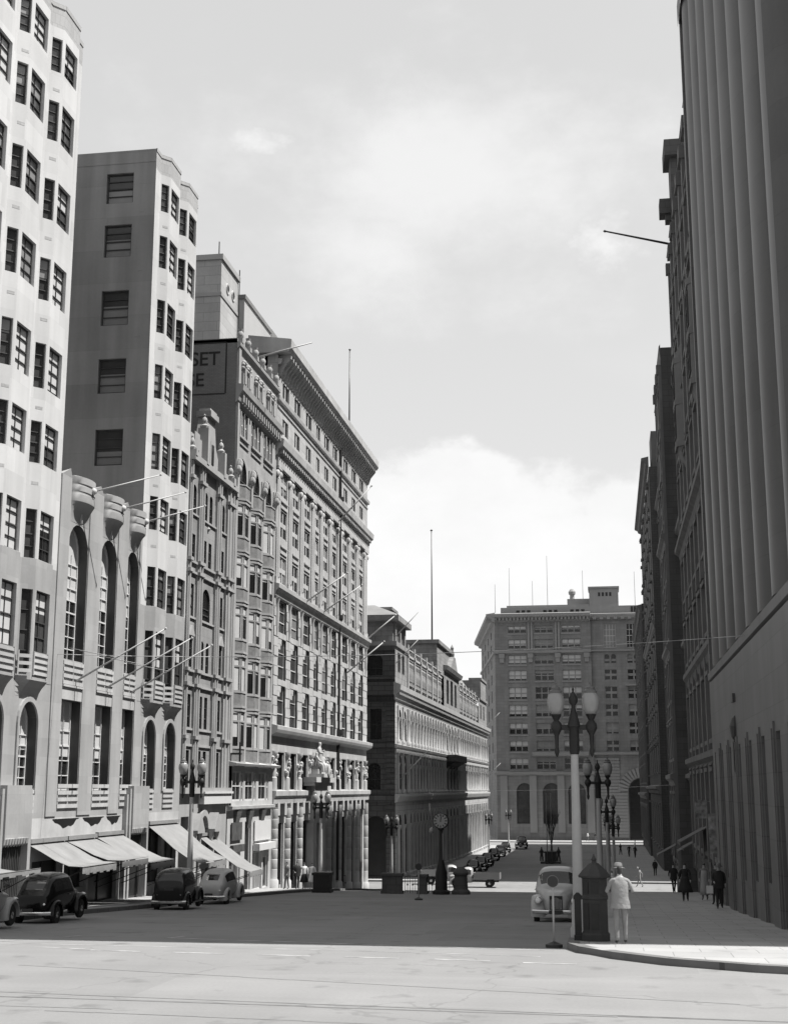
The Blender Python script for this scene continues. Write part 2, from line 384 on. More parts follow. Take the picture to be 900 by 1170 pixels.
# ================================================================== THE SETTING
def strip(name, x0, x1, ys, dz, m, kind='structure', nx=1):
    mb = MB()
    for a, b in zip(ys[:-1], ys[1:]):
        mb.poly([(x0, a, gz(a)+dz), (x1, a, gz(a)+dz), (x1, b, gz(b)+dz), (x0, b, gz(b)+dz)])
    o = mb.build(name, m); o['kind'] = kind; return o
YS = [p[0] for p in GP]
road = strip('road', -1200, 1200, YS, 0.0, road_m)
def slab(name, poly, m, dz=0.14, kw=0.28, kerb_edges=None):
    """pavement slab following the street's slope: top, kerb stones along its edges"""
    mb = MB(); n = len(poly)
    ins = poly
    # split the polygon along the ground breakpoints
    ys = sorted({min(p[1] for p in poly), max(p[1] for p in poly)} | {y for y in YS if min(p[1] for p in poly) < y < max(p[1] for p in poly)})
    def clip(pl, yc, up):
        o = []
        for a, b in zip(pl, pl[1:]+pl[:1]):
            ia = (a[1] >= yc) if up else (a[1] <= yc); ib = (b[1] >= yc) if up else (b[1] <= yc)
            if ia: o.append(a)
            if ia != ib:
                t = (yc-a[1])/(b[1]-a[1]); o.append((a[0]+(b[0]-a[0])*t, yc))
        return o
    for a, b in zip(ys[:-1], ys[1:]):
        pl = clip(clip(poly, a, True), b, False)
        if len(pl) > 2: mb.poly([(x, y, gz(y)+dz) for x, y in pl], 0)
    ke = kerb_edges if kerb_edges is not None else range(n)
    for k in ke:
        a, b = Vector(poly[k]), Vector(poly[(k+1) % n]); c = sum((Vector(p) for p in poly), Vector((0, 0)))/n
        steps = max(1, int((b-a).length/6))
        for q in range(steps):
            p, r = a.lerp(b, q/steps), a.lerp(b, (q+1)/steps)
            d = (r-p).normalized(); nn = Vector((-d.y, d.x))
            if nn.dot(c-p) < 0: nn = -nn
            i0, i1 = p+nn*kw, r+nn*kw
            mb.hexa([(p.x, p.y, gz(p.y)-.05), (r.x, r.y, gz(r.y)-.05), (i1.x, i1.y, gz(i1.y)-.05), (i0.x, i0.y, gz(i0.y)-.05)],
                    [(p.x, p.y, gz(p.y)+dz+.006), (r.x, r.y, gz(r.y)+dz+.006), (i1.x, i1.y, gz(i1.y)+dz+.006), (i0.x, i0.y, gz(i0.y)+dz+.006)], 1)
    o = mb.build(name, [m, kerb_m]); o['kind'] = 'structure'; return o
KX = -18.3                                     # left kerb line
slab('pavement', [(-60, 38), (KX-2, 38), (KX-.6, 38.6), (KX, 40), (KX, 119), (KX-.8, 121), (KX-2, 121.6), (-60, 121.6)], pave_m, kerb_edges=range(7))
# right-hand corner: the kerb curves round from the street into the cross street
corner = [(-1.12, 119.5)] + [(-1.12, 34.5)] + [(-1.1, 32.8), (-0.8, 31.5), (-0.05, 30.3), (1.0, 29.3), (2.68, 28.4), (5.0, 27.7), (9, 27.2), (60, 26.8)] + [(60, 119.5)]
slab('pavement', corner, pave_m, kerb_edges=range(9))
slab('pavement', [(-60, 134), (KX-2, 134), (KX-.4, 134.6), (KX, 136), (KX, 247), (KX-1, 248.5), (-60, 248.5)], pave_m, kerb_edges=range(6))
slab('pavement', [(-1.0, 247), (-1.0, 137), (-.4, 135.6), (1, 135), (60, 135), (60, 247)], pave_m, kerb_edges=range(5))
slab('pavement', [(-90, 266), (90, 266), (90, 300), (-90, 300)], pave_m, kerb_edges=[0])
def marking(pts, wd):
    mb = MB()
    for a, b in pts:
        a, b = Vector(a), Vector(b); d = (b-a).normalized(); n = Vector((-d.y, d.x))*wd/2
        mb.poly([(p.x, p.y+2.1, gz(p.y+2.1)+.004) for p in (a-n, b-n, b+n, a+n)])
    o = mb.build('marking', paint_m, road); o['kind'] = 'structure'
dash = [((-11.6+q*1.95, 28.0-q*.12), (-10.4+q*1.95, 27.9-q*.12)) for q in range(5)] + [((-1.9, 27.2), (-0.8, 27.1))]
marking(dash, .13)
marking([((-40, 30.2), (-6, 28.9)), ((-6, 28.9), (-1.6, 28.4))], .07)
marking([((-16, 29.3), (-11.9, 28.2)), ((-11.9, 28.2), (-11.0, 33)), ((-14.8, 28.9), (-13.6, 32.5)), ((-20, 29.9), (-16, 29.3))], .10)
marking([((-11.2, 32.2), (-1.4, 30.0))], .16)
tar = mat('tar_seam', 0.14, 0.8, 0.4, 3.0)
mb = MB()
for (a, b, wd) in [((-40, 26.0), (3, 22.2), .05), ((-40, 24.3), (30, 20.9), .07), ((-9, 21.5), (3, 20.5), .04), ((-25, 22.5), (-8, 21.8), .035), ((-12, 27.2), (2, 24.0), .03)]:
    a, b = Vector(a), Vector(b); n = Vector((-(b-a).normalized().y, (b-a).normalized().x))*wd/2
    st = 14
    for q in range(st):
        p, r = a.lerp(b, q/st), a.lerp(b, (q+1)/st); o1 = random.uniform(-.03, .03)
        mb.poly([(z.x, z.y+o1, gz(z.y)+.003) for z in (p-n, r-n, r+n, p+n)])
struct(mb.build('marking', tar, road))
# iron covers in the roadway, leaf litter by the kerb
mb = MB(); mb.lathe((-13.8, 28.0, gz(28)), [(0.0, 0.005), (.34, 0.005), (.34, 0.001)], 20); struct(mb.build('manhole_cover', grey_iron, road))

# ================================================================== LEFT SIDE
XL = -21.4
FL = Fac((XL, 0), (0, 1))
def fr_body(mb, y0, y1, x0, x1, z0, z1, m=0): mb.box(x0, x1, y0, y1, z0, z1, m)

# ---------- 1. twin-tower building with the tall arches
ab = thing('office_building', 'cream twin tower block with faceted bays, tall arches and white shop awnings', 'building', (XL, 55, 5), world=True)
TOPS = [39.87, 37.1, 33.73, 30.39, 26.9, 23.78, 20.35, 17.3]
BOTS = [38.4, 35.4, 32.02, 28.66, 25.1, 22.14, 18.47, 14.28]
ROOF = 41.4; SPLIT = 18.46; BASE_Z = 13.95
def tower(y0, y1, nb):
    o = y0
    plan = [(0, XL)]
    for b in range(nb):
        q = b*2.98
        plan += [(.72+q, XL), (1.17+q, XL+.38), (2.72+q, XL+.38), (3.17+q, XL)]
    plan += [(y1-y0, XL)]
    pts = [(x, y0+y) for y, x in plan]
    mb = MB(); lo = MB(); pf = MB()
    for k, (a, b) in enumerate(zip(pts[:-1], pts[1:])):
        fc = Fac(a, (b[0]-a[0], b[1]-a[1])); ln = math.hypot(b[0]-a[0], b[1]-a[1])
        kind = 'facet' if k % 4 == 1 else 'front' if k % 4 == 2 else 'plain'
        up = []; dn = []
        if kind != 'plain':
            u0, u1 = (.07, ln-.07) if kind == 'facet' else (.17, ln-.14)
            for t, b_ in zip(TOPS, BOTS):
                if kind == 'front' and b_ < 15: b_ = 15.0
                (up if b_ > SPLIT else dn).append((u0, u1, b_, t))
                d = -.17
                if kind == 'front': fc.window(ab, u0, u1, b_, t, d, nx=2, ny=4, fr=.06, fm=frame_d, bl=random.choice([1.0, 1.0, .7, .5, .35, .9, .25]), mun=.03, gm=random.choice([glass, glass2, glass2]), bm_=random.choice([blind, blind, blind, blind_d]))
                else: fc.window(ab, u0, u1, b_, t, d, nx=1, ny=4, fr=.05, fm=frame_d, bl=rb(.35), mun=.03, bm_=blind_d, gm=glass2)
        fc.wall(mb, 0, ln, SPLIT, 40.35, up, .19); fc.wall(lo, 0, ln, BASE_Z, SPLIT, dn, .19)
        fc.wall(pf, 0, ln, 40.35, ROOF, [], 0)
        fc.quad(pf, 0, ln, ROOF, ROOF, 0)
        fc.box(pf, 0, ln, ROOF-.16, ROOF+.02, -.02, .03)
        # corbel below each bay
        if kind in ('facet', 'front'):
            a2 = fc.P(0, 0)[:2]; b2 = fc.P(ln, 0)[:2]
            prev = [(a2, b2, BASE_Z)]
            for s_, zz in ((.8, 13.85), (.45, 13.7), (.15, 13.5), (0.02, 13.36)):
                A_ = (XL+(a2[0]-XL)*s_+.002, a2[1]); B_ = (XL+(b2[0]-XL)*s_+.002, b2[1])
                p = prev[-1]; lo.poly([(p[0][0], p[0][1], p[2]), (p[1][0], p[1][1], p[2]), (B_[0], B_[1], zz), (A_[0], A_[1], zz)])
                prev.append((A_, B_, zz))
    # caps
    mb.poly([(x, y, ROOF-.3) for x, y in pts] + [(XL-18, y1, ROOF-.3), (XL-18, y0, ROOF-.3)])
    # vents below the narrow windows
    for k in range(1, 4*nb, 4):
        a, b = pts[k], pts[k+1]; fc = Fac(a, (b[0]-a[0], b[1]-a[1])); ln = math.hypot(b[0]-a[0], b[1]-a[1])
        for b_ in BOTS[:-2]: mv = MB(); fc.box(mv, ln*.35, ln*.85, b_-.85, b_-.73, -.01, .006); mv.build('vent', stone_plain if b_ < 18 else tile, ab)
    u = mb.build('upper_wall', white, ab); l = lo.build('lower_wall', stone_pale, ab); p = pf.build('parapet', tile, ab)
    # slatted balconies at the lowest windows
    for k in range(2, 4*nb, 4):
        a, b = pts[k], pts[k+1]; fc = Fac(a, (b[0]-a[0], b[1]-a[1])); ln = 1.55; m2 = MB()
        for q in range(4): fc.box(m2, .15, ln-.13, 14.15+q*.23, 14.15+q*.23+.11, .0, .05)
        fc.box(m2, .13, .17, 14.12, 15.0, .0, .07); fc.box(m2, ln-.15, ln-.11, 14.12, 15.0, .0, .07)
        m2.build('railing', stone_plain, ab)
        a, b = pts[k-1], pts[k]; f2 = Fac(a, (b[0]-a[0], b[1]-a[1])); m3 = MB()
        for q in range(3):
            f2.box(m3, .0, .55, 14.2+q*.27, 14.33+q*.27, .1, .14)
        f2.box(m3, .0, .05, 14.1, 15.0, .1, .15); m3.build('railing', stone_plain, ab)
    return pts
TA0, TA1, TB0, TB1 = 40.17, 50.1, 59.85, 66.75
tower(TA0, TA1, 3); tower(TB0, TB1, 2)
# bodies of the towers: side walls, backs, court
mb = MB()
FBs = Fac((0, TB0), (1, 0))                     # the shaded side wall of the far tower, facing the camera
sw = [(-23.95, -22.55, b, t) for b, t in ((38.6, 40.2), (35.75, 37.45), (32.2, 34.0), (28.75, 30.5), (25.15, 26.95))]
FBs.wall(mb, XL-18, XL, 21.5, ROOF, sw, .22)
for o in sw: FBs.window(ab, o[0], o[1], o[2], o[3], -.18, nx=1, ny=4, fr=.07, fm=frame_d, bl=random.uniform(.4, .62), gm=blind_d, bm_=glass2)
w_ = random
for zz in (24.5, 28.1, 31.5, 34.9, 38.0): FBs.box(mb, XL-.75, XL-.5, zz+.05, zz+.17, -.02, .012)
FBs.box(mb, XL-18, XL-.02, 40.7, 40.78, -.01, .02)
mb.build('side_wall', render_grey, ab)
mb = MB(); mb.box(XL-18, XL-1.0, TA0+.02, TA1-.02, 4, ROOF-.4); mb.box(XL-18, XL-1.0, TB0+.7, TB1-.02, 4, ROOF-.4)
mb.box(XL-18, XL-.01, TA0-.1, TA0+.2, 4, ROOF); mb.box(XL-18, XL-.02, TA1-.25, TA1, 22.5, ROOF); mb.box(XL-18, XL-.02, TB1-.25, TB1, 4, ROOF)
mb.box(XL-18, XL-11, TA1, TB0, 4, ROOF-1)      # back of the court
mb.box(XL-11, XL-1.2, TA1, TB0, 4, 21.3)
mb.build('body', render_grey, ab)
# middle part with three tall arches
mb = MB()
bays = [(51.15, 53.25), (54.75, 56.7), (58.0, 59.55)]
ops = []
for a, b in bays: ops += [(a, b, 15.1, 20.7, (b-a)*.5*1.05), (a, b, 9.93, 13.47)]
FL.wall(mb, TA1, TB0, 8.9, 22.2, ops, .5, mr=1)
# piers standing proud with peaked tops
ed = [TA1] + [q for b in bays for q in b] + [TB0]
for a, b in zip(ed[0::2], ed[1::2]):
    FL.box(mb, a+.02, b-.02, 8.95, 22.45, 0.0, .05)
    mb.poly([FL.P(a+.02, 22.45, .05), FL.P(b-.02, 22.45, .05), FL.P((a+b)/2+.2, 22.8, .1)]); mb.poly([FL.P(a+.02, 22.45, -.3), FL.P(b-.02, 22.45, -.3), FL.P((a+b)/2+.2, 22.8, .1)])
    mb.poly([FL.P(a+.02, 22.45, .05), FL.P(a+.02, 22.45, -.3), FL.P((a+b)/2+.2, 22.8, .1)]); mb.poly([FL.P(b-.02, 22.45, .05), FL.P(b-.02, 22.45, -.3), FL.P((a+b)/2+.2, 22.8, .1)])
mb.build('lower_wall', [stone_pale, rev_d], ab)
for (a, b) in bays:
    c = (a+b)/2; hw = (b-a)/2
    FL.window(ab, a, b, 15.1, 20.7, -.44, ah=hw*1.05, nx=3, ny=9, fr=.08, fm=frame_w, bl=.55, name='arched_window')
    FL.window(ab, a, b, 9.93, 13.47, -.44, nx=3, ny=6, fr=.07, fm=frame_w, bl=.62)
    m2 = MB(); FL.box(m2, a, b, 13.5, 14.0, -.05, .03)
    FL.box(m2, a, b, 14.0, 14.08, -.05, .10); m2.build('spandrel', stone_plain, ab)
    for z0 in (14.1, 9.25):
        m2 = MB()
        for q in range(4): FL.box(m2, a, b, z0+q*.26, z0+q*.26+.15, .0, .07)
        for q in (0, .5, 1): FL.box(m2, a+(b-a-.06)*q, a+(b-a-.06)*q+.06, z0, z0+.9, .01, .06)
        m2.build('railing', stone_plain, ab)
    # bowed balcony on its fan-shaped corbel
    m2 = MB()
    def half(r, z): return [FL.P(c-hw*math.cos(math.pi*k/12), z, .0+.5*r*math.sin(math.pi*k/12)) for k in range(13)]
    prs = [(.95, 21.55), (.98, 21.62), (.98, 21.86), (.9, 21.88), (.9, 21.96), (.97, 21.98), (.97, 22.2), (.9, 22.22), (.9, 22.28), (.98, 22.3), (.98, 22.58), (.8, 22.6)]
    m2.rings([half(r, z) for r, z in prs], 0, caps=True, closed=True)
    m2.rings([half(r, z) for r, z in ((.02, 20.72), (.05, 20.9), (.2, 21.15), (.5, 21.38), (.95, 21.55))], 0, caps=False, closed=False)
    FL.box(m2, c-.03, c+.03, 20.75, 21.3, .0, .12)
    m2.build('balcony', stone_pale, ab, auto=35)
    m3 = MB()
    p0 = Vector(FL.P(c+.15, 22.15, .5)); p1 = p0+Vector((2.2, 2.0, 1.1)); m3.tube(p0, p1, .04, .025, 7); m3.lathe(tuple(p1), [(0, -.06), (.07, 0), (0, .07)], 7); m3.lathe(tuple(p0), [(0, -.16), (.16, -.05), (.12, .1), (0, .16)], 8)
    m3.build('flagpole', flag_m, ab, smooth=True)
    m3 = MB()
    p0 = Vector(FL.P(c+.25, 14.3, .1)); p1 = p0+Vector((3.6, .3, 2.1)); m3.tube(p0, p1, .042, .03, 7); m3.lathe(tuple(p1), [(0, -.06), (.065, 0), (0, .07)], 7)
    m3.tube(FL.P(c-.2, 15.6, -.1), p0.lerp(p1, .45), .012, .012, 4); m3.tube(FL.P(c+.9, 15.6, -.1), p0.lerp(p1, .45), .012, .012, 4)
    m3.build('flagpole', flag_m, ab, smooth=True)
# ground floor below the towers: arched windows, pylon doorways
def low_arches(y0, y1, cs):
    mb = MB(); ops = [(c-.82, c+.82, 10.0, 13.2-.0, .82) for c in cs]
    FL.wall(mb, y0, y1, 8.9, BASE_Z+.02, ops, .45, mr=1)
    for c in cs:
        ar = FL.arc(c-1.0, c+1.0, 13.38, 1.0, 14); ai = FL.arc(c-.82, c+.82, 13.2, .82, 14)
        for q in range(14):
            mb.hexa([FL.P(*ar[q], .0), FL.P(*ar[q+1], .0), FL.P(*ai[q+1], .0), FL.P(*ai[q], .0)], [FL.P(*ar[q], .07), FL.P(*ar[q+1], .07), FL.P(*ai[q+1], .07), FL.P(*ai[q], .07)])
        for sx in (-1, 1): FL.box(mb, min(c+sx*.82, c+sx*1.0), max(c+sx*.82, c+sx*1.0), 9.9, 12.38, .0, .07)
        FL.window(ab, c-.82, c+.82, 10.0, 13.2, -.4, ah=.82, nx=3, ny=6, fr=.07, fm=frame_w, bl=.55, name='arched_window')
        m2 = MB()
        for q in range(4): FL.box(m2, c-.8, c+.8, 9.1+q*.24, 9.1+q*.24+.13, .0, .06)
        m2.build('railing', stone_plain, ab)
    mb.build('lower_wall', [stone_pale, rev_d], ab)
low_arches(TA0, TA1, [TA0+1.95, TA0+4.98, TA0+7.98]); low_arches(TB0, TB1, [TB0+1.98, TB0+4.98])
def pylon(c, hw):
    zb = gz(c)+.14; mb = MB()
    for sx in (-1, 1):
        for q, (o, w1) in enumerate(((hw, .2), (hw-.22, .27))):
            a, b = sorted((c+sx*o, c+sx*(o-.2))); FL.box(mb, a, b, zb, 9.75+q*.25, 0, w1)
    # two fluted (hollowed) panels
    for q in (-1, 1):
        u0, u1 = sorted((c, c+q*(hw-.44))); rg = []
        for k in range(9):
            t = k/8; uu = u0+(u1-u0)*t; ww = .34-.12*math.sin(math.pi*t); rg.append((uu, ww))
        for (a, wa), (b, wb) in zip(rg[:-1], rg[1:]):
            mb.hexa([FL.P(a, 8.25, .0), FL.P(b, 8.25, .0), FL.P(b, 8.25, wb), FL.P(a, 8.25, wa)], [FL.P(a, 10.12, .0), FL.P(b, 10.12, .0), FL.P(b, 10.12, wb), FL.P(a, 10.12, wa)])
    # scalloped lower edge
    for k in range(9):
        u = c-(hw-.44)+(k+.5)*(hw-.44)*2/9
        mb.lathe(FL.P(u, 8.25, .22), [(0, -.3), (.1, -.2), (.14, .0), (0, .02)], 8)
    p = mb.build('doorway_hood', stone_pale, ab)
    m2 = MB(); FL.box(m2, c-hw+.44, c+hw-.44, zb, 8.3, -.3, .02)
    for k in range(14): FL.box(m2, c-hw+.5+k*(2*hw-1.0)/14, c-hw+.53+k*(2*hw-1.0)/14, zb+.1, 8.2, .02, .045)
    d = m2.build('door', door_m, ab)
    m3 = MB()
    for k in range(7):
        u = c-.45+k*.15; h = .12+.1*math.cos((k-3)*.6)
        FL.box(m3, u-.05, u+.05, 6.9-h*.3, 6.9+h, .04, .07)
    FL.box(m3, c-.28, c+.28, 6.62, 6.74, .04, .07)
    m3.build('emblem', chrome, d)
pylon(47.05, 1.5); pylon(60.15, 1.5)
# shop fronts
def shopfront(par, y0, y1, ztop, bays_, wd=stone_plain, disp=(shop_dark,), doors=(), w=0.0):
    mb = MB(); zb = gz((y0+y1)/2)-.3
    ops = [(a, b, gz((a+b)/2)+(.14 if k in doors else .75), ztop-.75) for k, (a, b) in enumerate(bays_)]
    FL.wall(mb, y0, y1, zb, ztop, ops, .25, w=w); mb.build('shop_wall', wd, par)
    for k, o in enumerate(ops):
        FL.window(par, o[0], o[1], o[2], o[3], w-.22, nx=2 if o[1]-o[0] > 1.2 else 1, ny=1, fr=.06, fm=frame_d, gm=disp[k % len(disp)], name='shop_window')
def awning(par, y0, y1, zi, out, zo, wi=.05, valance=.22):
    mb = MB(); n = 10; th = .02
    for k in range(n):
        a, b = y0+(y1-y0)*k/n, y0+(y1-y0)*(k+1)/n
        sag = lambda t: zi+(zo-zi)*t-.17*math.sin(math.pi*t)-.04*math.sin(9*t+zi)
        ts = [0, .25, .5, .75, 1]
        for t0, t1 in zip(ts[:-1], ts[1:]):
            p = [FL.P(a, sag(t0), wi+(out-wi)*t0), FL.P(b, sag(t0), wi+(out-wi)*t0), FL.P(b, sag(t1), wi+(out-wi)*t1), FL.P(a, sag(t1), wi+(out-wi)*t1)]
            mb.hexa([(x, y, z-th) for x, y, z in p], p)
        vz = valance+.05*(k % 2)
        FL.box(mb, a, b, zo-vz, zo-th, out-.02, out+.0)
    FL.box(mb, y0, y1, zi, zi+.16, .0, wi+.1)
    aw = mb.build('awning', awn_m, par)
    m2 = MB()
    for u in (y0+.06, y1-.06): m2.tube(FL.P(u, zo-1.0, .1), FL.P(u, zo-.1, out-.05), .018, .018, 5)
    m2.build('awning_arm', iron, aw)
mb = MB(); FL.wall(mb, 48.5, TB0+.35, 8.05, 8.9, [], 0, w=.004)
for a, b in ((50.9, 53.6), (54.0, 56.4), (56.7, 58.4)):       # dark swagged openings above the awnings
    m2 = MB(); n = 10
    for k in range(n):
        t0, t1 = k/n, (k+1)/n; g = lambda t: 8.82-.32*math.sin(math.pi*t)*(1 if .15 < t < .85 else .8)-.05*math.sin(6*math.pi*t)
        ua, ub = a+(b-a)*t0, a+(b-a)*t1
        m2.poly([FL.P(ua, 8.84, .012), FL.P(ub, 8.84, .012), FL.P(ub, g(t1), .012), FL.P(ua, g(t0), .012)])
    m2.build('fanlight', shop_dark, ab)
mb.build('shop_wall', stone_plain, ab)
FL_mid = [(49.2, 51.9), (52.3, 54.4), (54.8, 58.2)]
shopfront(ab, 48.6, 58.6, 8.06, FL_mid, disp=(shop_dark, shop_mid, shop_dark), doors=(2,))
shopfront(ab, 61.7, TB1, 8.9, [(62.2, 64.2), (64.6, 66.4)], disp=(shop_dark, shop_mid))
shopfront(ab, TA0, 45.5, 8.9, [(40.6, 42.6), (43.0, 45.2)])
awning(ab, 48.7, 52.2, 8.0, 2.2, 7.15); awning(ab, 52.3, 55.4, 8.0, 2.4, 7.2); awning(ab, 55.5, 58.6, 8.05, 2.5, 6.95); awning(ab, 62.0, 66.5, 8.35, 2.6, 6.6); awning(ab, 40.6, 45.6, 7.4, 1.9, 7.3, valance=.12)
mb = MB(); mb.box(XL-.6, XL-.5, TA0, TB1, 3, 8.9); mb.build('shop_back', shop_dark, ab)

# ---------- 2. narrow building with gables and pinnacles
cb_ = thing('gabled_building', 'narrow carved stone building with a small gable and pinnacles beside the cream tower', 'building', (XL, 71, 4), world=True)
C0, C1 = TB1+.02, 75.4
rows = [(24.4, 25.95), (21.82, 23.27), (18.9, 20.6), (16.07, 17.77), (13.12, 14.82), (9.95, 11.95)]
mb = MB(); ops = []
for r, (b, t) in enumerate(rows):
    arch = .38 if r < 1 else 0
    ops += [(67.55, 68.25, b, t, .3 if r in (0,) else 0), (73.05, 73.7, b, t, .3 if r in (0,) else 0)]
    if r == 2: ops += [(69.75, 71.25, b, 20.65, .75)]
    else: ops += [(69.75, 70.3, b, t, .25 if r in (0, 3) else 0), (70.7, 71.25, b, t, .25 if r in (0, 3) else 0)]
ops = [o if o[4] else o[:4] for o in ops]
FL.wall(mb, C0, C1, 9.9, 27.3, ops, .14, w=-.04, mr=1)
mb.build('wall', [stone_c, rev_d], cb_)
for o in ops: FL.window(cb_, o[0], o[1], o[2], o[3], -.15, ah=o[4] if len(o) > 4 else 0, nx=1, ny=3, fr=.04, fm=frame_d, bl=rb(.12), bm_=blind_d)
# piers / colonnettes
for a, b in ((66.8, 67.2), (68.5, 69.35), (71.85, 72.65), (73.95, 75.35)):
    m2 = MB(); FL.box(m2, a, b, 9.9, 27.2, -.12, .09)
    nn = 2 if b-a > .6 else 1
    for k in range(nn):
        u = a+(b-a)*(k+.5)/nn; p = FL.P(u, 0, .1); m2.lathe((p[0], p[1], 0), [(.09, 9.9), (.09, 27.2)], 8)
    for zz in (12.6, 15.3, 16.05, 21.2, 21.8, 26.2): FL.box(m2, a-.05, b+.05, zz-.09, zz+.09, -.1, .24)
    m2.build('pier', stone_ct, cb_)
mb = MB()
for zz, h, o in ((27.25, .32, .32), (21.75, .12, .08), (21.2, .12, .08), (16.03, .12, .08), (15.28, .12, .08), (18.8, .1, .05), (12.2, .12, .05), (13.02, .1, .05), (24.3, .1, .05), (9.9, .3, .3)):
    if h: FL.box(mb, C0, C1, zz-h/2, zz+h/2, -.14, o-.003)
for u in (67.9, 73.4):
    mb.hexa([FL.P(u-.45, 17.85, -.1), FL.P(u+.45, 17.85, -.1), FL.P(u+.45, 17.85, .08), FL.P(u-.45, 17.85, .08)], [FL.P(u-.03, 18.4, -.1), FL.P(u+.03, 18.4, -.1), FL.P(u+.03, 18.4, .08), FL.P(u-.03, 18.4, .08)])
for u in (69.0, 72.2, 70.5): mb.lathe(FL.P(u, 24.0, .0), [(0, -.15), (.12, 0), (0, .15)], 8)
mb.build('cornice', stone_ct, cb_)
# gable, pinnacles, parapet
mb = MB(); FL.box(mb, C0, 69.2, 27.4, 28.6, -.5, .0); FL.box(mb, 72.4, C1, 27.4, 27.9, -.5, .0)
mb.hexa([FL.P(u, v, -.6) for u, v in ((69.3, 27.4), (72.1, 27.4), (72.1, 28.3), (71.6, 28.9), (71.3, 30.3), (70.0, 30.3), (69.6, 29.2), (69.3, 28.4))], [FL.P(u, v, -.05) for u, v in ((69.3, 27.4), (72.1, 27.4), (72.1, 28.3), (71.6, 28.9), (71.3, 30.3), (70.0, 30.3), (69.6, 29.2), (69.3, 28.4))])
FL.box(mb, 69.85, 71.4, 30.3, 30.62, -.7, .15); FL.box(mb, 70.0, 71.3, 30.62, 30.8, -.6, .05)
FL.box(mb, 70.05, 70.45, 27.75, 29.0, -.05, -.02, 1); FL.box(mb, 70.8, 71.2, 27.75, 28.9, -.05, -.02, 1)
FL.box(mb, 67.4, 68.3, 27.9, 28.8, -.01, .04)
mb.build('gable', [stone_ct, shop_dark], cb_)
for u, top, w0 in ((66.95, 28.4, .25), (69.0, 30.1, .3), (72.3, 29.5, .28), (74.4, 28.5, .3)):
    m2 = MB(); p = FL.P(u, 0, .1); q = w0*.75
    FL.box(m2, u-w0*.6, u+w0*.6, 27.3, top-.75, -.25, .35)
    m2.lathe((p[0]-.05, p[1], 0), [(q, top-.75), (q*1.15, top-.62), (q*.5, top-.5), (q*.8, top-.35), (q*.55, top-.18), (q*.2, top-.1), (q*.3, top), (0, top+.08)], 8)
    m2.build('pinnacle', stone_ct, cb_, auto=40)
mb = MB(); mb.box(XL-22, XL-.75, C0, C1, 3, 27.0); mb.box(XL-3.2, XL-2.2, 70.6, 72.6, 27, 30.9); mb.build('body', brick_side, cb_)
# ground floor
mb = MB(); FL.wall(mb, C0, C1, 3.6, 9.9, [(69.9, 71.6, 4.3, 8.8), (67.1, 68.4, 4.6, 8.6), (72.6, 74.9, 4.2, 6.6)], .8); mb.build('shop_wall', stone_ct, cb_)
mb = MB(); FL.box(mb, 70.0, 75.3, 9.2, 9.72, .02, .32); FL.box(mb, 69.9, 75.4, 9.74, 9.85, .02, .4); mb.build('sign_board', white_paint, cb_)
mb = MB(); mb.box(XL-.9, XL-.8, C0, C1, 3.6, 9.8); mb.build('shop_back', shop_dark, cb_)
for u in (68.9, 72.0):                               # two little gabled porches on brackets
    m2 = MB()
    m2.hexa([FL.P(u-.62, 7.75, 0), FL.P(u+.62, 7.75, 0), FL.P(u+.62, 7.9, 0), FL.P(u, 8.75, 0), FL.P(u-.62, 7.9, 0)], [FL.P(u-.62, 7.75, .55), FL.P(u+.62, 7.75, .55), FL.P(u+.62, 7.9, .55), FL.P(u, 8.75, .55), FL.P(u-.62, 7.9, .55)])
    for sx in (-.5, .5):
        p = FL.P(u+sx, 0, .3)
        m2.lathe((p[0], p[1], 0), [(.13, 4.6), (.13, 5.6), (.16, 5.75), (.1, 5.9), (.1, 7.4), (.17, 7.75)], 8)
    m2.build('porch', stone_ct, cb_); m3 = MB(); FL.box(m3, u-.4, u+.4, 4.7, 7.5, -.02, .02); m3.build('door', shop_dark, cb_)
m2 = MB(); ar = FL.arc(69.7, 71.6, 8.9, .95, 12); ai = FL.arc(70.0, 71.3, 8.6, .65, 12)
for q in range(12): m2.hexa([FL.P(*ar[q], .0), FL.P(*ar[q+1], .0), FL.P(*ai[q+1], .0), FL.P(*ai[q], .0)], [FL.P(*ar[q], .2), FL.P(*ar[q+1], .2), FL.P(*ai[q+1], .2), FL.P(*ai[q], .2)])
m2.build('doorway_arch', stone_ct, cb_)
awning(cb_, 70.2, 73.0, 7.55, 2.8, 5.75); awning(cb_, C0+.1, 68.2, 7.2, 2.0, 6.3)

# ---------- 3. building with stacked bay windows and the painted party wall
db = thing('bay_window_building', 'tall stone building with stacked bay windows and a brick side wall lettered SET', 'building', (XL, 80, 4), world=True)
D0, D1 = 75.42, 85.5
bc = [(75.85, 78.55), (78.95, 81.65), (82.05, 84.75)]
mb = MB(); ops = []
for a, b in bc:
    ops.append((a+.35, b-.45, 27.85, 29.6, (b-a-.8)/2))
    for k in range(3): ops.append((a+.05+k*.82, a+.62+k*.82, 30.9, 32.5))
FL.wall(mb, D0, D1, 11.4, 33.0, ops, .16, mr=1)
for o in ops: FL.window(db, o[0], o[1], o[2], o[3], -.13, ah=o[4] if len(o) > 4 else 0, nx=1, ny=2, fr=.06, fm=frame_w if len(o) < 5 else frame_d, bl=rb(.25), bm_=blind_d)
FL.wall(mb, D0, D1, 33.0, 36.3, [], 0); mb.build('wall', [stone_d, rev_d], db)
mb = MB()
FL.prof(mb, D0-.2, D1, [(0, 32.65), (.18, 32.8), (.25, 33.1), (.45, 33.4), (.5, 33.75), (0, 33.85)])
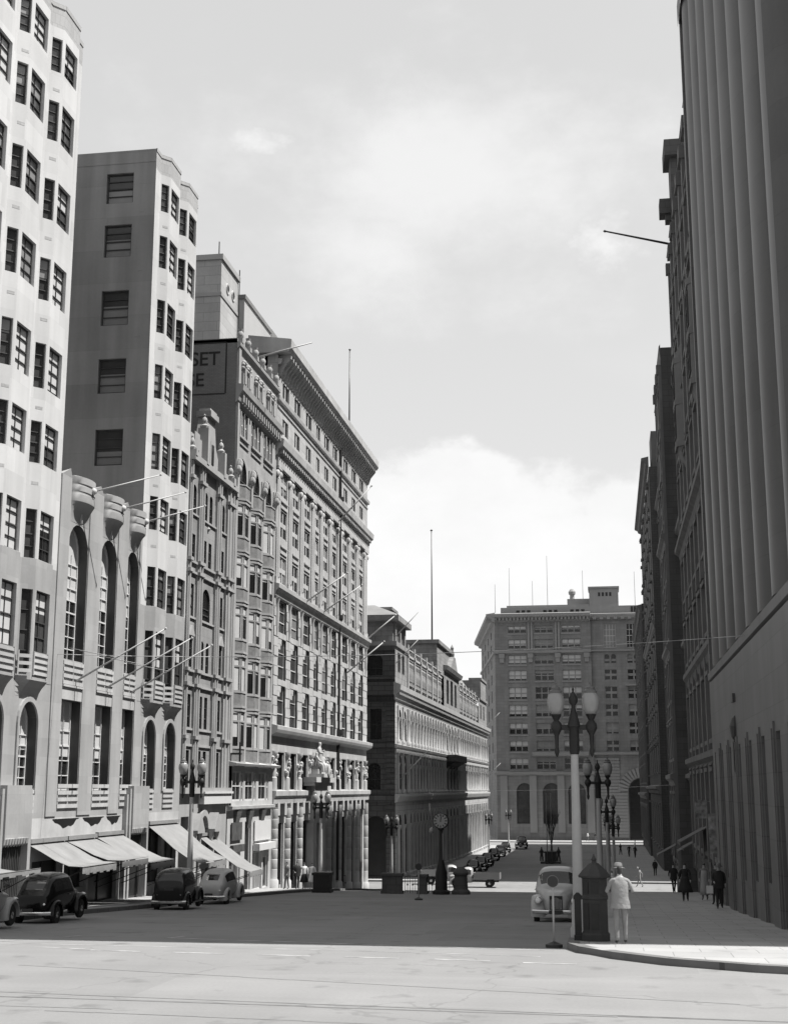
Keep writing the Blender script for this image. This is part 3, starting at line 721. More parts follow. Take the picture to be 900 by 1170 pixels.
FL.prof(mb, D0-.1, D1, [(0, 36.05), (.2, 36.25), (.22, 36.45), (0, 36.5)])
for k in range(18): FL.box(mb, D0+.3+k*.55, D0+.55+k*.55, 32.8, 33.25, .0, .36)
for a, b in bc:
    FL.box(mb, a, b-.25, 30.75, 30.88, .0, .12); FL.box(mb, a, b-.25, 30.35, 30.45, .0, .08)
mb.build('cornice', stone_ct, db)
mb = MB()
for a, b in bc:                                   # paired winged ornaments of the frieze
    for s_ in (-.5, .5):
        c = (a+b)/2+s_*1.05
        for k in range(7):
            t = math.pi*(k+.5)/7; r_ = .34
            p = FL.P(c+r_*math.cos(t), 35.0+r_*1.7*math.sin(t), .1); mb.lathe(p, [(0, -.16), (.13, -.05), (.13, .05), (0, .16)], 6)
        FL.box(mb, c-.16, c+.16, 34.2, 35.2, .0, .22); FL.box(mb, c-.4, c-.25, 34.0, 34.8, .0, .18); FL.box(mb, c+.25, c+.4, 34.0, 34.8, .0, .18)
mb.build('frieze_ornament', stone_ct, db, auto=50)
for k in range(6):                                # urns along the parapet
    u = D0+.35+k*1.8; m2 = MB(); p = FL.P(u, 0, .05)
    FL.box(m2, u-.2, u+.2, 36.5, 36.8, -.2, .25); m2.lathe((p[0], p[1], 0), [(.12, 36.8), (.2, 36.95), (.22, 37.1), (.13, 37.25), (.17, 37.4), (0, 37.45)], 8)
    m2.build('urn', stone_ct, db, auto=40)
mb = MB()
for u in (75.6, 78.75, 81.85, 84.95):
    FL.box(mb, u-.22, u+.22, 11.4, 29.2, .0, .08)
    for q in (-.1, .12, .05): mb.lathe(FL.P(u+q, 28.7+q*2, .22), [(0, -.3), (.2, -.1), (.22, .1), (.12, .3), (0, .35)], 7)
    FL.box(mb, u-.2, u+.2, 26.9, 28.3, .05, .22)
mb.build('pier', stone_ct, db, auto=40)
# the bays themselves: bowed fronts, storey by storey
STO = [(24.62, 26.85), (21.6, 23.75), (18.53, 20.75), (15.5, 17.75), (12.3, 14.6)]
SPT = [(26.85, 27.8), (23.75, 24.62), (20.75, 21.6), (17.75, 18.53), (14.6, 15.5), (11.45, 12.3)]
for a, b in bc:
    pl = [(XL, a), (XL+.42, a+.55), (XL+.42, b-1.15), (XL, b-.25)]
    m1, m2 = MB(), MB()
    def seg(mb_, z0, z1, off, m=0):
        q = [(XL-.05, a-off*.3)] + [(pl[1][0]+off, pl[1][1]-off*.4), (pl[2][0]+off, pl[2][1]+off*.4)] + [(XL-.05, b-.25+off*.6)]
        mb_.hexa([(x, y, z0) for x, y in q], [(x, y, z1) for x, y in q], m)
    for z0, z1 in SPT:
        m1 = MB(); seg(m1, z0, z1, .0); sp_ = m1.build('spandrel', stone_dt, db)
        m2 = MB(); seg(m2, z0-.02, z0+.1, .09); m2.build('moulding', stone_ct, sp_); m2 = MB(); seg(m2, z0-.22, z0-.1, .05); m2.build('moulding', stone_ct, sp_)
        m2 = MB(); seg(m2, z1-.06, z1+.02, .04); m2.build('moulding', stone_ct, sp_)
    for z0, z1 in STO:
        for k in range(3):
            p, q = pl[k], pl[k+1]; fc = Fac(p, (q[0]-p[0], q[1]-p[1])); ln = math.hypot(q[0]-p[0], q[1]-p[1])
            fc.window(db, .04, ln-.04, z0, z1-.22, -.06, nx=1, ny=1, fr=.1, fm=stone_d, bl=random.choice([.36, .36, .36, .7, 1.0]), mun=.08)
        ms = MB(); seg(ms, z0, z1, -.16); ms.build('bay_core', shop_dark, db)
        m4 = MB(); z_ = z0+(z1-z0)*.64; seg(m4, z_, z_+.1, -.0); m4.build('transom', stone_d, db); m4 = MB(); seg(m4, z1-.24, z1, -.01); m4.build('lintel', stone_d, db)
# party wall with the painted sign
FD = Fac((0, D0), (1, 0)); mb = MB(); FD.quad(mb, XL-20, XL-.02, 8, 36.7); mb.box(XL-20, XL-.02, D0, D0+.3, 36.45, 36.75); mb.box(XL-20, XL-.5, D0+.02, D1, 4, 36.2)
pw = mb.build('party_wall', brick_side, db)
def text(s, loc, size, rot, m, par, ext=.004, name='lettering', space=1.0):
    c = bpy.data.curves.new('t', 'FONT'); c.body = s; c.size = size; c.extrude = ext; c.space_character = space; c.offset = size*.012
    t = bpy.data.objects.new('t', c); COL.objects.link(t)
    me = evalmesh(t, name); bpy.data.objects.remove(t); bpy.data.curves.remove(c)
    me.transform(Matrix.Translation(loc) @ rot); me.materials.clear(); me.materials.append(m)
    o = bpy.data.objects.new(name, me); COL.objects.link(o); o.parent = par
    if par.type == 'EMPTY' and par.name in WORLD: o.matrix_parent_inverse = Matrix.Translation(par.location).inverted()
    return o
RX = Matrix.Rotation(R(90), 4, 'X')
sign_dark = mat('sign_paint', 0.035, 0.9, 0.3, 2.0)
text('SET', (-24.36, D0-.01, 35.1), 1.22, RX, sign_dark, pw, space=.98); text('SE', (-24.55, D0-.01, 33.8), 1.18, RX, sign_dark, pw, space=.98)
mb = MB()
for (a, b, c, d) in ((-40, -22.12, 36.46, 36.53), (-40, -22.12, 33.24, 33.31), (-22.14, -22.06, 33.3, 36.5)): FD.box(mb, a, b, c, d, 0, .02)
mb.build('sign_border', sign_dark, pw)
mb = MB(); FD.box(mb, XL-.03, XL+.12, 9, 36.3, -.5, -.02); mb.build('quoin', stone_ct, db)
# balcony canopy and first floor
mb = MB(); FL.prof(mb, D0-.3, D1+.1, [(0, 11.25), (.6, 11.3), (.65, 11.42), (.1, 11.55)]); FL.prof(mb, D0, D1, [(0, 8.75), (.34, 8.85), (.36, 9.02), (0, 9.05)])
for u in (77.2, 80.0, 83.0): mb.hexa([FL.P(u-.5, 8.72, 0), FL.P(u+.5, 8.72, 0), FL.P(u+.5, 8.72, .3), FL.P(u-.5, 8.72, .3)], [FL.P(u-.3, 7.7, 0), FL.P(u+.3, 7.7, 0), FL.P(u+.3, 7.7, .08), FL.P(u-.3, 7.7, .08)], 1)
mb.build('cornice', [stone_plain, stone_r2], db)
mb = MB(); ops = [(76.1, 77.9, 9.3, 11.0), (78.9, 80.7, 9.3, 11.0), (82.0, 83.8, 9.3, 11.0), (77.99, 78.5, 9.3, 10.9), (80.9, 81.4, 9.3, 10.9), (84.0, 84.5, 9.3, 10.9)]
FL.wall(mb, D0, D1, 9.05, 11.45, ops, .12, w=.12)
ops2 = [(79.3, 80.75, 3.9, 8.1), (76.0, 78.4, 4.4, 6.2), (81.2, 83.4, 4.0, 6.25), (83.7, 85.0, 4.0, 5.9)]
FL.wall(mb, D0, D1, 3.4, 9.05, ops2, .2, w=.05); mb.build('shop_wall', stone_plain, db)
for o in ops: FL.window(db, *o, .03, nx=2 if o[1]-o[0] > 1 else 1, ny=2, fr=.1, fm=frame_w, bl=rb(.5), bm_=blind_d)
for o, g in zip(ops2, (shop_dark, shop_mid, blind_d, shop_mid)): FL.window(db, *o, -.12, nx=1 if o[1]-o[0] < 1.6 else 2, ny=1, gm=g, fm=frame_w, name='shop_window')
mb = MB(); FL.box(mb, 76.1, 78.3, 7.1, 8.1, .1, .16); FL.box(mb, 76.0, 78.4, 6.45, 6.85, .1, .3); mb.build('sign_board', mat('sign_grey', .08, .7, .5, 3.0), db)
mb = MB(); FL.box(mb, 81.2, 85.1, 6.9, 8.1, .1, .16); FL.box(mb, 81.1, 85.2, 6.35, 6.75, .1, .5); mb.build('sign_board', white_paint, db)
mb = MB(); FL.box(mb, 75.6, 75.75, 11.5, 12.6, .6, .68); FL.box(mb, 75.5, 75.85, 11.9, 12.0, .1, .7); mb.build('bracket', iron, db)
mb = MB(); p = FL.P(80.0, 37.0, .05); mb.tube(p, (p[0]+3.4, p[1]+.6, p[2]+1.0), .06, .035, 7); mb.build('flagpole', flag_m, db, smooth=True)
# roof tower with round windows behind the lettered wall
rt = thing('roof_tower', 'pale roof tower with two round windows rising behind the lettered brick wall', 'tower', (-25, 80, 36), world=True)
FT = Fac((-23.5, 0), (0, 1)); FTs = Fac((0, 78.6), (1, 0))
mb = MB(); mb.box(-32, -23.5, 78.6, 82.6, 36, 43.2); mb.build('wall', stone_white, rt)
mb = MB()
for z0, z1, o in ((43.2, 43.55, .12), (40.75, 41.0, .06)): mb.box(-32, -23.5+o, 78.6-o, 82.6+o, z0, z1)
mb.build('band', mat('band_grey', .3, .8, .1), rt)
for u in (80.1, 81.4):
    m2 = MB(); p = FT.P(u, 41.75, 0); m2.lathe(p, [(.30, -.02), (.38, .0), (.36, .06), (.26, .05), (.25, -.02)], 16, axis='x'); f_ = m2.build('round_window', stone_plain, rt)
    m3 = MB(); m3.lathe(p, [(0, .0), (.26, .01), (.26, .02), (0, .03)], 16, axis='x'); m3.build('pane', shop_dark, f_)
mb = MB(); mb.tube((-24.5, 81.3, 43.5), (-24.5, 81.3, 45.6), .05, .04, 6); mb.build('mast', iron, rt)
mb = MB(); mb.tube((-23.4, 82.5, 38), (-23.4, 82.5, 44), .04, .04, 6); mb.build('drainpipe', iron, rt)

# ---------- 4. the big bank with colonnades
eb = thing('bank_building', 'massive white stone bank with round columns, a statue group and a deep eave', 'building', (XL, 103, 2), world=True)
E0, E1 = 85.52, 120.3
EB = [(86.75, 89.0), (90.35, 92.6), (94.1, 96.35), (97.75, 99.35), (100.75, 102.75), (104.1, 106.1), (108.6, 110.8), (112.3, 114.5), (116.0, 118.2)]
mb = MB(); ops = []
up = []
for a, b in EB:
    c = (a+b)/2; h = min(.95, (b-a)/2-.1)
    up += [(c-h, c+h, 36.35, 37.4), (c-h*.85, c+h*.85, 33.8, 34.88)]
FL.wall(mb, E0, E1, 32.9, 39.4, up, .12, mr=1)
mid = []
for a, b in EB:
    c = (a+b)/2; h = min(.95, (b-a)/2-.1)
    for z0, z1 in ((29.45, 31.15), (26.6, 28.45), (23.5, 25.3)): mid.append((c-h, c+h, z0, z1))
FL.wall(mb, E0, E1, 22.4, 31.9, mid, .12, w=-.02, mr=1)
low = []
for a, b in EB:
    for z0, z1 in ((20.2, 22.35), (17.1, 19.75), (13.95, 16.65)): low.append((a, b, z0, z1))
FL.wall(mb, E0, E1, 13.9, 22.4, low, .2, mr=1)
FL.wall(mb, E0, E1, 12.35, 13.9, [], 0)
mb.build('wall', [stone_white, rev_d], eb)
for o in up: FL.window(eb, *o, -.1, nx=2, ny=1, fr=.04, fm=stone_plain, mun=.26, gm=shop_dark)
for o in mid: FL.window(eb, *o, -.12, nx=2, ny=2, fr=.08, fm=stone_plain, bl=rb(.2), bm_=blind_d, mun=.2)
for o in low: FL.window(eb, *o, -.17, nx=1, ny=3, fr=.04, fm=frame_w, gm=glass2, bl=rb(.15), bm_=blind_d)
# eave with brackets
mb = MB()
FL.prof(mb, E0-.5, E1+.3, [(-.5, 39.0), (.85, 39.05), (1.0, 39.3), (1.02, 39.86), (.9, 39.9), (-2.0, 40.3), (-2.0, 39.0)])
FL.prof(mb, E0, E1, [(0, 38.3), (.2, 38.35), (.3, 38.7), (0, 38.75)]); mb.build('eave', stone_plain, eb)
mb = MB()
for k in range(50):
    u = E0+.35+k*.695
    FL.prof(mb, u, u+.26, [(0, 37.55), (.15, 37.6), (.35, 38.2), (.8, 38.75), (.82, 39.04), (0, 39.04)])
    if k % 1 == 0: FL.prof(mb, u+.3, u+.6, [(0, 38.75), (.55, 38.85), (.55, 39.0), (0, 39.0)])
mb.build('bracket_row', stone_white, eb)
mb = MB()
FL.prof(mb, E0-.2, E1+.2, [(0, 35.75), (.18, 35.8), (.22, 36.05), (0, 36.15)]); FL.prof(mb, E0, E1, [(0, 35.3), (.08, 35.32), (.08, 35.42), (0, 35.45)])
FL.prof(mb, E0-.3, E1+.4, [(0, 31.85), (.15, 31.95), (.2, 32.3), (.52, 32.5), (.58, 32.95), (0, 33.2)])
FL.prof(mb, E0-.2, E1+.3, [(0, 22.35), (.12, 22.45), (.2, 22.75), (.38, 22.95), (.4, 23.2), (0, 23.3)])
FL.prof(mb, E0, E1+.1, [(0, 31.2), (.16, 31.22), (.16, 31.8), (0, 31.85)])
FL.prof(mb, E0-.35, E1+.5, [(0, 13.35), (.2, 13.45), (.4, 13.55), (.48, 13.75), (.5, 13.98), (0, 14.1)])
for k in range(60): FL.box(mb, E0+.2+k*.58, E0+.48+k*.58, 32.1, 32.4, .0, .42)
mb.build('cornice', stone_plain, eb)
ped = [E0] + [q for b in EB for q in b] + [E1]
for a, b in zip(ped[0::2], ped[1::2]):
    c = (a+b)/2; h = max(.3, (b-a)/2-.2)
    m2 = MB(); FL.box(m2, c-h, c+h, 23.3, 30.4, -.05, .07); FL.box(m2, c-h*.9, c+h*.9, 30.4, 31.2, .0, .09); FL.box(m2, c-h-.1, c+h+.1, 23.3, 23.75, -.05, .12); FL.box(m2, c-h-.1, c+h+.1, 31.05, 31.2, .0, .16)
    for s_ in (-1, 1): p = FL.P(c+s_*h*.9, 30.75, .05); m2.lathe(p, [(0, -.1), (.26, -.06), (.26, .05), (.12, .14), (0, .15)], 10, axis='x')
    p = FL.P(c, 0, .0); m2.lathe((p[0], p[1], 0), [(.2, 23.75), (.2, 29.2), (.17, 30.4)], 10)
    m2.build('pilaster', stone_plain, eb, auto=40)
    m2 = MB()                                   # rusticated pier between the tall openings
    n = 13
    for k in range(n): z0 = 14.05+k*.645; FL.box(m2, a+.02, b-.02, z0, z0+.6, -.1, .03+.03*(k % 2)); FL.box(m2, a+.06, b-.06, z0+.6, z0+.645, -.1, .01)
    p = FL.P(c, 21.4, .05); m2.lathe((p[0], p[1], 0), [(.06, 19.9), (.16, 20.5), (.2, 21.4), (.14, 22.0), (.24, 22.3)], 8)
    m2.build('pier', stone_plain, eb, auto=40)
for a, b in EB:
    for zt in (19.78, 16.68):
        mb = MB(); FL.box(mb, a, b, zt+.02, zt+.38, -.15, .04)
        for q, (du, z0, z1) in enumerate(((1.05, -.02, -.42), (.7, -.42, -.72), (.95, -.30, -.36))):
            FL.box(mb, a+.0, min(a+du, b-.3), zt+z1, zt+z0, -.15, .015+q*.005)
        mb.build('lintel', stone_plain, eb)
    for zt in (28.6, 25.5):
        mb = MB(); FL.box(mb, a+.15, b-.15, zt, zt+.2, -.05, .05); FL.box(mb, a+.1, b-.1, zt+.45, zt+.55, -.05, .08); mb.build('hood_mould', stone_plain, eb)
# ground storey: engaged columns in two tiers
mb = MB(); lo = []
for a, b in EB: lo += [(a, b, 9.95, 12.3), (a, b, gz((a+b)/2)+.3, 8.8)]
FL.wall(mb, E0, E1, .5, 12.36, lo, .3, w=-.1, mr=1); mb.build('base_wall', [stone_white, rev_d], eb)
for o in lo: FL.window(eb, *o, -.36, nx=2, ny=2 if o[2] > 9 else 4, fr=.12, fm=frame_d, gm=shop_dark)
for a, b in zip(ped[0::2], ped[1::2]):
    c = (a+b)/2; r = .36; p = FL.P(c, 0, .02); m2 = MB(); zb = gz(c)+.1
    n = 7; FL.box(m2, a+.1, b-.1, zb-.2, 8.8, -.12, .03); pr = [(r*1.25, zb), (r*1.25, zb+.5), (r*1.02, zb+.6)]
    hh = (8.75-zb-.6)/n
    for k in range(n): z0 = zb+.6+k*hh; pr += [(r, z0+.04), (r, z0+hh-.04), (r*.95, z0+hh-.02), (r*.95, z0+hh+.01)]
    pr += [(r*1.05, 8.8)]
    m2.lathe((p[0], p[1], 0), pr, 16); m2.build('column', stone_plain, eb, auto=40)
    m2 = MB(); r2 = r*.86; FL.box(m2, a+.1, b-.1, 9.9, 12.36, -.12, .0); m2.lathe((p[0]-.05, p[1], 0), [(r2, 9.9), (r2*.98, 10.7), (r2*.7, 10.75), (r2*.85, 11.2), (r2*.55, 11.5), (r2*.6, 12.0), (r2*1.1, 12.2), (r2*1.1, 12.4)], 12)
    rg = random.Random(int(c*10))
    for k in range(7):                           # carved figure work round the capital
        a_ = -1.2+k*.4; m2.lathe((p[0]-.05+r2*.85*math.cos(a_), p[1]+(b-a)*.3*(k/3-1), 11.0+rg.uniform(-.15, 1.1)), [(0, -.16), (.1, -.08), (.12, .08), (0, .2)], 6)
    m2.build('carved_column', stone_plain, eb, auto=40)
mb = MB(); FL.prof(mb, E0, E1+.2, [(-.3, 9.0), (.2, 9.05), (.24, 9.4), (.36, 9.55), (.38, 9.85), (-.3, 9.95)])
for a, b in EB:
    for q in (.08, .92): u = a+(b-a)*q; FL.box(mb, u-.3, u+.3, 8.3, 9.1, -.3, .24); FL.box(mb, u-.22, u+.22, 7.8, 8.3, -.3, .18)
mb.build('cornice', stone_plain, eb)
# entrance portico carrying the statue
mb = MB(); FL.box(mb, 96.2, 100.4, 9.0, 10.2, .0, .62); FL.box(mb, 95.2, 101.2, 10.2, 10.45, .0, .8); FL.box(mb, 95.0, 101.4, 10.45, 10.8, .0, .95); FL.box(mb, 96.4, 100.2, 7.6, 9.0, .0, .5)
FL.box(mb, 96.2, 97.3, gz(97)+.1, 7.6, .0, .5); FL.box(mb, 99.3, 100.4, gz(101)+.1, 7.6, .0, .5); mb.build('portico', stone_plain, eb)
mb = MB(); mb.box(XL-22, XL-.75, E0+.05, E1-.02, 0, 39.2); mb.box(XL-22, XL-.02, E1-.3, E1, 0, 39.2); mb.box(XL-22, XL-.02, E0+.05, E0+.3, 30, 39.2); mb.build('body', stone_white, eb)
mb = MB(); mb.box(-30, -24, 86, 93.5, 39.5, 43.4); mb.build('roof_block', mat('roof_render', .34, .85, .1), eb)
mb = MB(); mb.box(-30, -23.95, 93.5, 95.3, 39.5, 43.7); mb.box(-30.1, -23.9, 85.9, 93.4, 43.3, 43.6); mb.build('roof_block', brick_side, eb)
mb = MB(); mb.tube((-23, 121-1.5, 39), (-23, 119.5, 50.6), .09, .05, 8); mb.lathe((-23, 119.5, 50.6), [(0, -.1), (.14, 0), (0, .14)], 8); mb.build('flagpole', dark_paint, eb, smooth=True)
for u, z, dx, dz in ((106, 31.4, 2.6, 3.0), (93.6, 23.0, 3.0, 2.2), (99.5, 23.0, 3.0, 2.2), (110, 19.4, 3.0, 2.6), (119.4, 23.2, 2.5, 2.2)):
    m2 = MB(); p = FL.P(u, z, .2 if z < 39 else .6); m2.tube(p, (p[0]+dx, p[1]+.6, p[2]+dz), .07, .045, 7); m2.lathe((p[0]+dx, p[1]+.6, p[2]+dz), [(0, -.08), (.1, 0), (0, .1)], 7); m2.build('flagpole', flag_m, eb, smooth=True)
mb = MB(); p = FL.P(106.95, 0, .1); mb.lathe((p[0], p[1], 0), [(.13, 3), (.13, 38)], 8)
for zz in (33, 23.2, 14): mb.lathe((p[0], p[1], 0), [(.2, zz), (.34, zz+.3), (.34, zz+.6), (.2, zz+.6)], 8)
mb.build('drainpipe', iron, eb)

# statue group on the portico
def skinned(name, nodes, edges, m, parent, sub=1, loc=(0, 0, 0), rot=0.0, mats=None, rule=None, scale=1.0, world_parent=True):
    me = bpy.data.meshes.new(name); me.from_pydata([n[0] for n in nodes], edges, [])
    o = bpy.data.objects.new(name, me); COL.objects.link(o)
    o.modifiers.new('skin', 'SKIN')
    for sv, n in zip(me.skin_vertices[0].data, nodes): sv.radius = (n[1], n[2] if len(n) > 2 else n[1])
    me.skin_vertices[0].data[0].use_root = True
    sb = o.modifiers.new('sub', 'SUBSURF'); sb.levels = sub; sb.render_levels = sub
    m2 = evalmesh(o, name); bpy.data.objects.remove(o); bpy.data.meshes.remove(me)
    m2.materials.clear()
    for q in (mats or [m]): m2.materials.append(q)
    for p in m2.polygons:
        p.use_smooth = True
        if rule: p.material_index = rule(p.center)
    m2.transform(Matrix.Translation(loc) @ Matrix.Rotation(rot, 4, 'Z') @ Matrix.Scale(scale, 4))
    r = bpy.data.objects.new(name, m2); COL.objects.link(r)
    if parent is not None:
        r.parent = parent
        if parent.type == 'EMPTY' and parent.name in WORLD: r.matrix_parent_inverse = Matrix.Translation(parent.location).inverted()
    return r
st = thing('statue_group', 'white stone statue group of robed figures above the bank doorway', 'statue', (-20.95, 98.2, 10.8))
def figure(dx, rz, sc_, seated):
    hipz = .62 if seated else .9
    nd = [((0, 0, hipz), .2, .17), ((0, 0, hipz+.28), .19, .15), ((0, 0, hipz+.52), .22, .15), ((0, 0, hipz+.66), .08), ((0, .02, hipz+.82), .12, .13), ((0, .02, hipz+.95), .08),
          ((.24, 0, hipz+.54), .09), ((.36, .1, hipz+.3), .07), ((.3, .32, hipz+.28), .06), ((-.24, 0, hipz+.54), .09), ((-.4, .05, hipz+.32), .07), ((-.42, .22, hipz+.5), .06)]
    if seated: nd += [((.13, .42, hipz+.05), .14), ((.14, .46, .1), .1), ((-.13, .42, hipz+.05), .14), ((-.14, .46, .1), .1)]
    else: nd += [((.11, .02, .5), .15), ((.12, 0, .05), .16), ((-.11, .06, .5), .15), ((-.12, .1, .05), .16)]
    ed = [(0, 1), (1, 2), (2, 3), (3, 4), (4, 5), (2, 6), (6, 7), (7, 8), (2, 9), (9, 10), (10, 11), (0, 12), (12, 13), (0, 14), (14, 15)]
    return skinned('figure', nd, ed, stone_plain, st, 1, (0, dx, .25), rz, scale=sc_)
mb = MB(); mb.box(-.6, .7, -1.6, 1.6, 0, .25); mb.box(-.5, .3, -.5, .5, .25, .8); mb.box(-.4, .2, -1.3, -.6, .25, .6); mb.box(-.4, .2, .6, 1.3, .25, .6)
mb.lathe((.72, 0, .5), [(0, .0), (.42, .02), (.45, .06), (.2, .12), (0, .14)], 14, axis='x'); mb.build('plinth', stone_plain, st)
figure(0, R(-90), 1.25, False); figure(-1.0, R(-60), 1.0, True); figure(1.0, R(-120), 1.0, True)

# ---------- 5. long arcaded sandstone building
fb = thing('arcaded_building', 'long old sandstone building with arcades and a balustraded attic, half in shadow', 'building', (XL, 190, 0), world=True)
F0, F1 = 137.0, 243.0
FFs = Fac((0, F0), (1, 0))
bays = []
def add(y0, y1, n, wide):
    p = (y1-y0)/n
    for k in range(n): bays.append((y0+p*k, y0+p*(k+1), wide))
add(138.4, 145.4, 2, True); add(146.4, 177.4, 12, False); add(179.4, 195.4, 4, True); add(196.8, 227.0, 12, False); add(228.4, 241.6, 4, True)
mb = MB(); ops = []
for a, b, wd in bays:
    q = (b-a)*.22; c0, c1 = a+q, b-q; h = (c1-c0)/2
    ops += [(c0, c1, 14.9, 18.1, h*.9), (c0, c1, 9.9, 13.4, h*.9)]
    ops += [(c0, c1, max(gz(a), gz(b))+.25, 7.4, h)]
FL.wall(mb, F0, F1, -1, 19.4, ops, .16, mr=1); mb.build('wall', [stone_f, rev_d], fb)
for k, o in enumerate(ops):
    if o[2] > 9: FL.window(fb, *o[:4], -.12, ah=o[4], nx=1 if o[1]-o[0] < 1.6 else 2, ny=2, fr=.12, fm=frame_d, gm=glass2, bl=rb(.3), bm_=blind_d)
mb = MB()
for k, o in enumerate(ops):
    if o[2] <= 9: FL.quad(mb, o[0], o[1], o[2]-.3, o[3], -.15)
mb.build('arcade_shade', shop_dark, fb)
for za, zb, r, nm in ((14.6, 17.2, .16, 'column'), (9.6, 12.6, .17, 'column'), (None, 6.4, .24, 'column')):
    far = MB()                                  # the small far columns of a storey read as one row
    for i, (a, b, wd) in enumerate(bays):
        for u in ((a,) if not (i+1 == len(bays) or abs(bays[i+1][0]-b) > .1) else (a, b)):
            z0 = za if za else gz(u)+.2; m2 = far if u > 196 else MB()
            p = FL.P(u, 0, .08); m2.lathe((p[0], p[1], 0), [(r*1.5, z0), (r*1.5, z0+.3), (r, z0+.4), (r*.9, zb-.5), (r*1.5, zb-.1), (r*1.6, zb)], 8)
            FL.box(m2, u-r*1.3, u+r*1.3, zb, zb+1.2, -.02, .16)
            if m2 is not far: m2.build('column', stone_ft, fb, auto=40)
    far.build('column_row', stone_ft, fb, auto=40)['kind'] = 'stuff'
mb = MB()
FL.prof(mb, F0-.6, F1+.6, [(0, 18.9), (.16, 19.0), (.2, 19.5), (.62, 19.9), (.68, 20.4), (0, 20.7)])
FL.prof(mb, F0-.25, F1+.3, [(0, 14.05), (.2, 14.15), (.3, 14.4), (0, 14.5)]); FL.prof(mb, F0-.3, F1+.4, [(0, 8.6), (.25, 8.75), (.4, 9.2), (.4, 9.4), (0, 9.45)])
for k in range(150): FL.box(mb, F0+k*.705, F0+.35+k*.705, 19.45, 19.85, .0, .5)
FL.prof(mb, F0, F1, [(0, 13.55), (.15, 13.6), (.15, 13.95), (0, 14.0)])
mb.build('cornice', stone_ft, fb)
# attic storey with carved panels, balustrade
mb = MB(); FL.wall(mb, 145.4, 227.0, 20.6, 24.3, [], 0, w=-.3); FL.wall(mb, F0, 145.4, 20.6, 24.4, [(138.9, 140.6, 21.9, 23.9), (141.8, 143.5, 21.9, 23.9)], .3, w=-.02); FL.wall(mb, 178, 196, 20.6, 25.4, [(181, 183.5, 21.2, 24.4), (185.6, 188.4, 21.2, 24.6), (190.5, 193, 21.2, 24.4)], .3, w=.1); FL.wall(mb, 227, F1, 20.6, 25.0, [(230.5, 232.3, 21.6, 24), (236, 238, 21.6, 24)], .3, w=-.02)
mb.build('attic_wall', stone_att, fb)
for o, w_ in ((((138.9, 140.6, 21.9, 23.9)), -.02), ((141.8, 143.5, 21.9, 23.9), -.02), ((181, 183.5, 21.2, 24.4), .1), ((185.6, 188.4, 21.2, 24.6), .1), ((190.5, 193, 21.2, 24.4), .1), ((230.5, 232.3, 21.6, 24), -.02), ((236, 238, 21.6, 24), -.02)): FL.window(fb, *o, w_-.25, nx=2, ny=2, fm=frame_d, fr=.15)
for s0, s1 in ((146.4, 177.4), (197.5, 226.5)):
    n = 6
    for k in range(n):
        mb = MB(); a = s0+(s1-s0)*k/n; b = s0+(s1-s0)*(k+1)/n
        FL.box(mb, a-.3, a+.3, 20.6, 25.5, -.3, .02, 2); FL.box(mb, a, b, 24.2, 24.42, -.4, -.06, 2); FL.box(mb, a, b, 25.0, 25.12, -.45, -.1, 2); FL.box(mb, a-.4, a+.4, 24.2, 24.5, -.3, .1, 2)
        for q in range(5):
            u = a+(b-a)*(q+.9)/6.2; FL.box(mb, u-.1, u+.1, 24.4, 25.0, -.4, -.15)
            p = FL.P(u, 0, -.25); mb.lathe((p[0], p[1], 0), [(.25, 21.6), (.3, 22.3), (.2, 23.1), (.28, 23.5), (.1, 23.8)], 7)
        FL.box(mb, a+.5, b-.5, 21.1, 21.4, -.3, -.05); FL.box(mb, a+.5, b-.5, 23.85, 23.98, -.3, -.08); FL.box(mb, a+1.4, b-1.4, 21.7, 23.5, -.31, -.285, 1)
        mb.build('balustrade', [stone_att, rev_d, stone_ft], fb)
# corner pavilion, middle pavilion with gable, far pavilion
mb = MB()
mb.box(XL-9, XL+.15, F0-.15, 145.6, 24.4, 24.9); mb.box(XL-8.4, XL-.3, F0+.3, 145, 24.9, 27.0); mb.box(XL-9.2, XL+.4, F0-.4, 146, 27.0, 27.6)
FL.box(mb, 137.6, 138.3, 24.9, 27, -.3, -.05); FL.box(mb, 140.8, 141.6, 24.9, 27, -.3, -.05); FL.box(mb, 144, 144.8, 24.9, 27, -.3, -.05)
FL.box(mb, 139, 140.1, 25.2, 26.5, -.3, -.27, 1); FL.box(mb, 142.2, 143.4, 25.2, 26.5, -.3, -.27, 1)
mb.hexa([(XL-.7, F0+.9, 24.9), (XL-.1, F0+.9, 24.9), (XL-.1, F0+1.5, 24.9), (XL-.7, F0+1.5, 24.9)], [(XL-.5, F0+1.0, 28.0), (XL-.3, F0+1.0, 28.0), (XL-.3, F0+1.2, 28.0), (XL-.5, F0+1.2, 28.0)])
mb.build('pavilion', [stone_att, shop_dark], fb)
mb = MB(); mb.hexa([(XL-9.2, F0-.4, 27.6), (XL+.4, F0-.4, 27.6), (XL+.4, 146, 27.6), (XL-9.2, 146, 27.6)], [(XL-6, F0+2.6, 29.0), (XL-2.6, F0+2.6, 29.0), (XL-2.6, 143, 29.0), (XL-6, 143, 29.0)])
mb.build('roof', roof_m, fb); mb = MB()
mb.box(XL-5.5, XL-2, 146.5, 150.5, 26, 29.4); mb.box(XL-5.6, XL-1.8, 146.3, 150.7, 29.4, 29.7); mb.build('roof_block', stone_att, fb); mb = MB()
mb.hexa([(XL-12, 216, 25), (XL-.8, 216, 25), (XL-.8, 227, 25), (XL-12, 227, 25)], [(XL-8, 219, 30), (XL-4, 219, 30), (XL-4, 224, 30), (XL-8, 224, 30)])
mb.build('roof', roof_m, fb)
mb = MB()
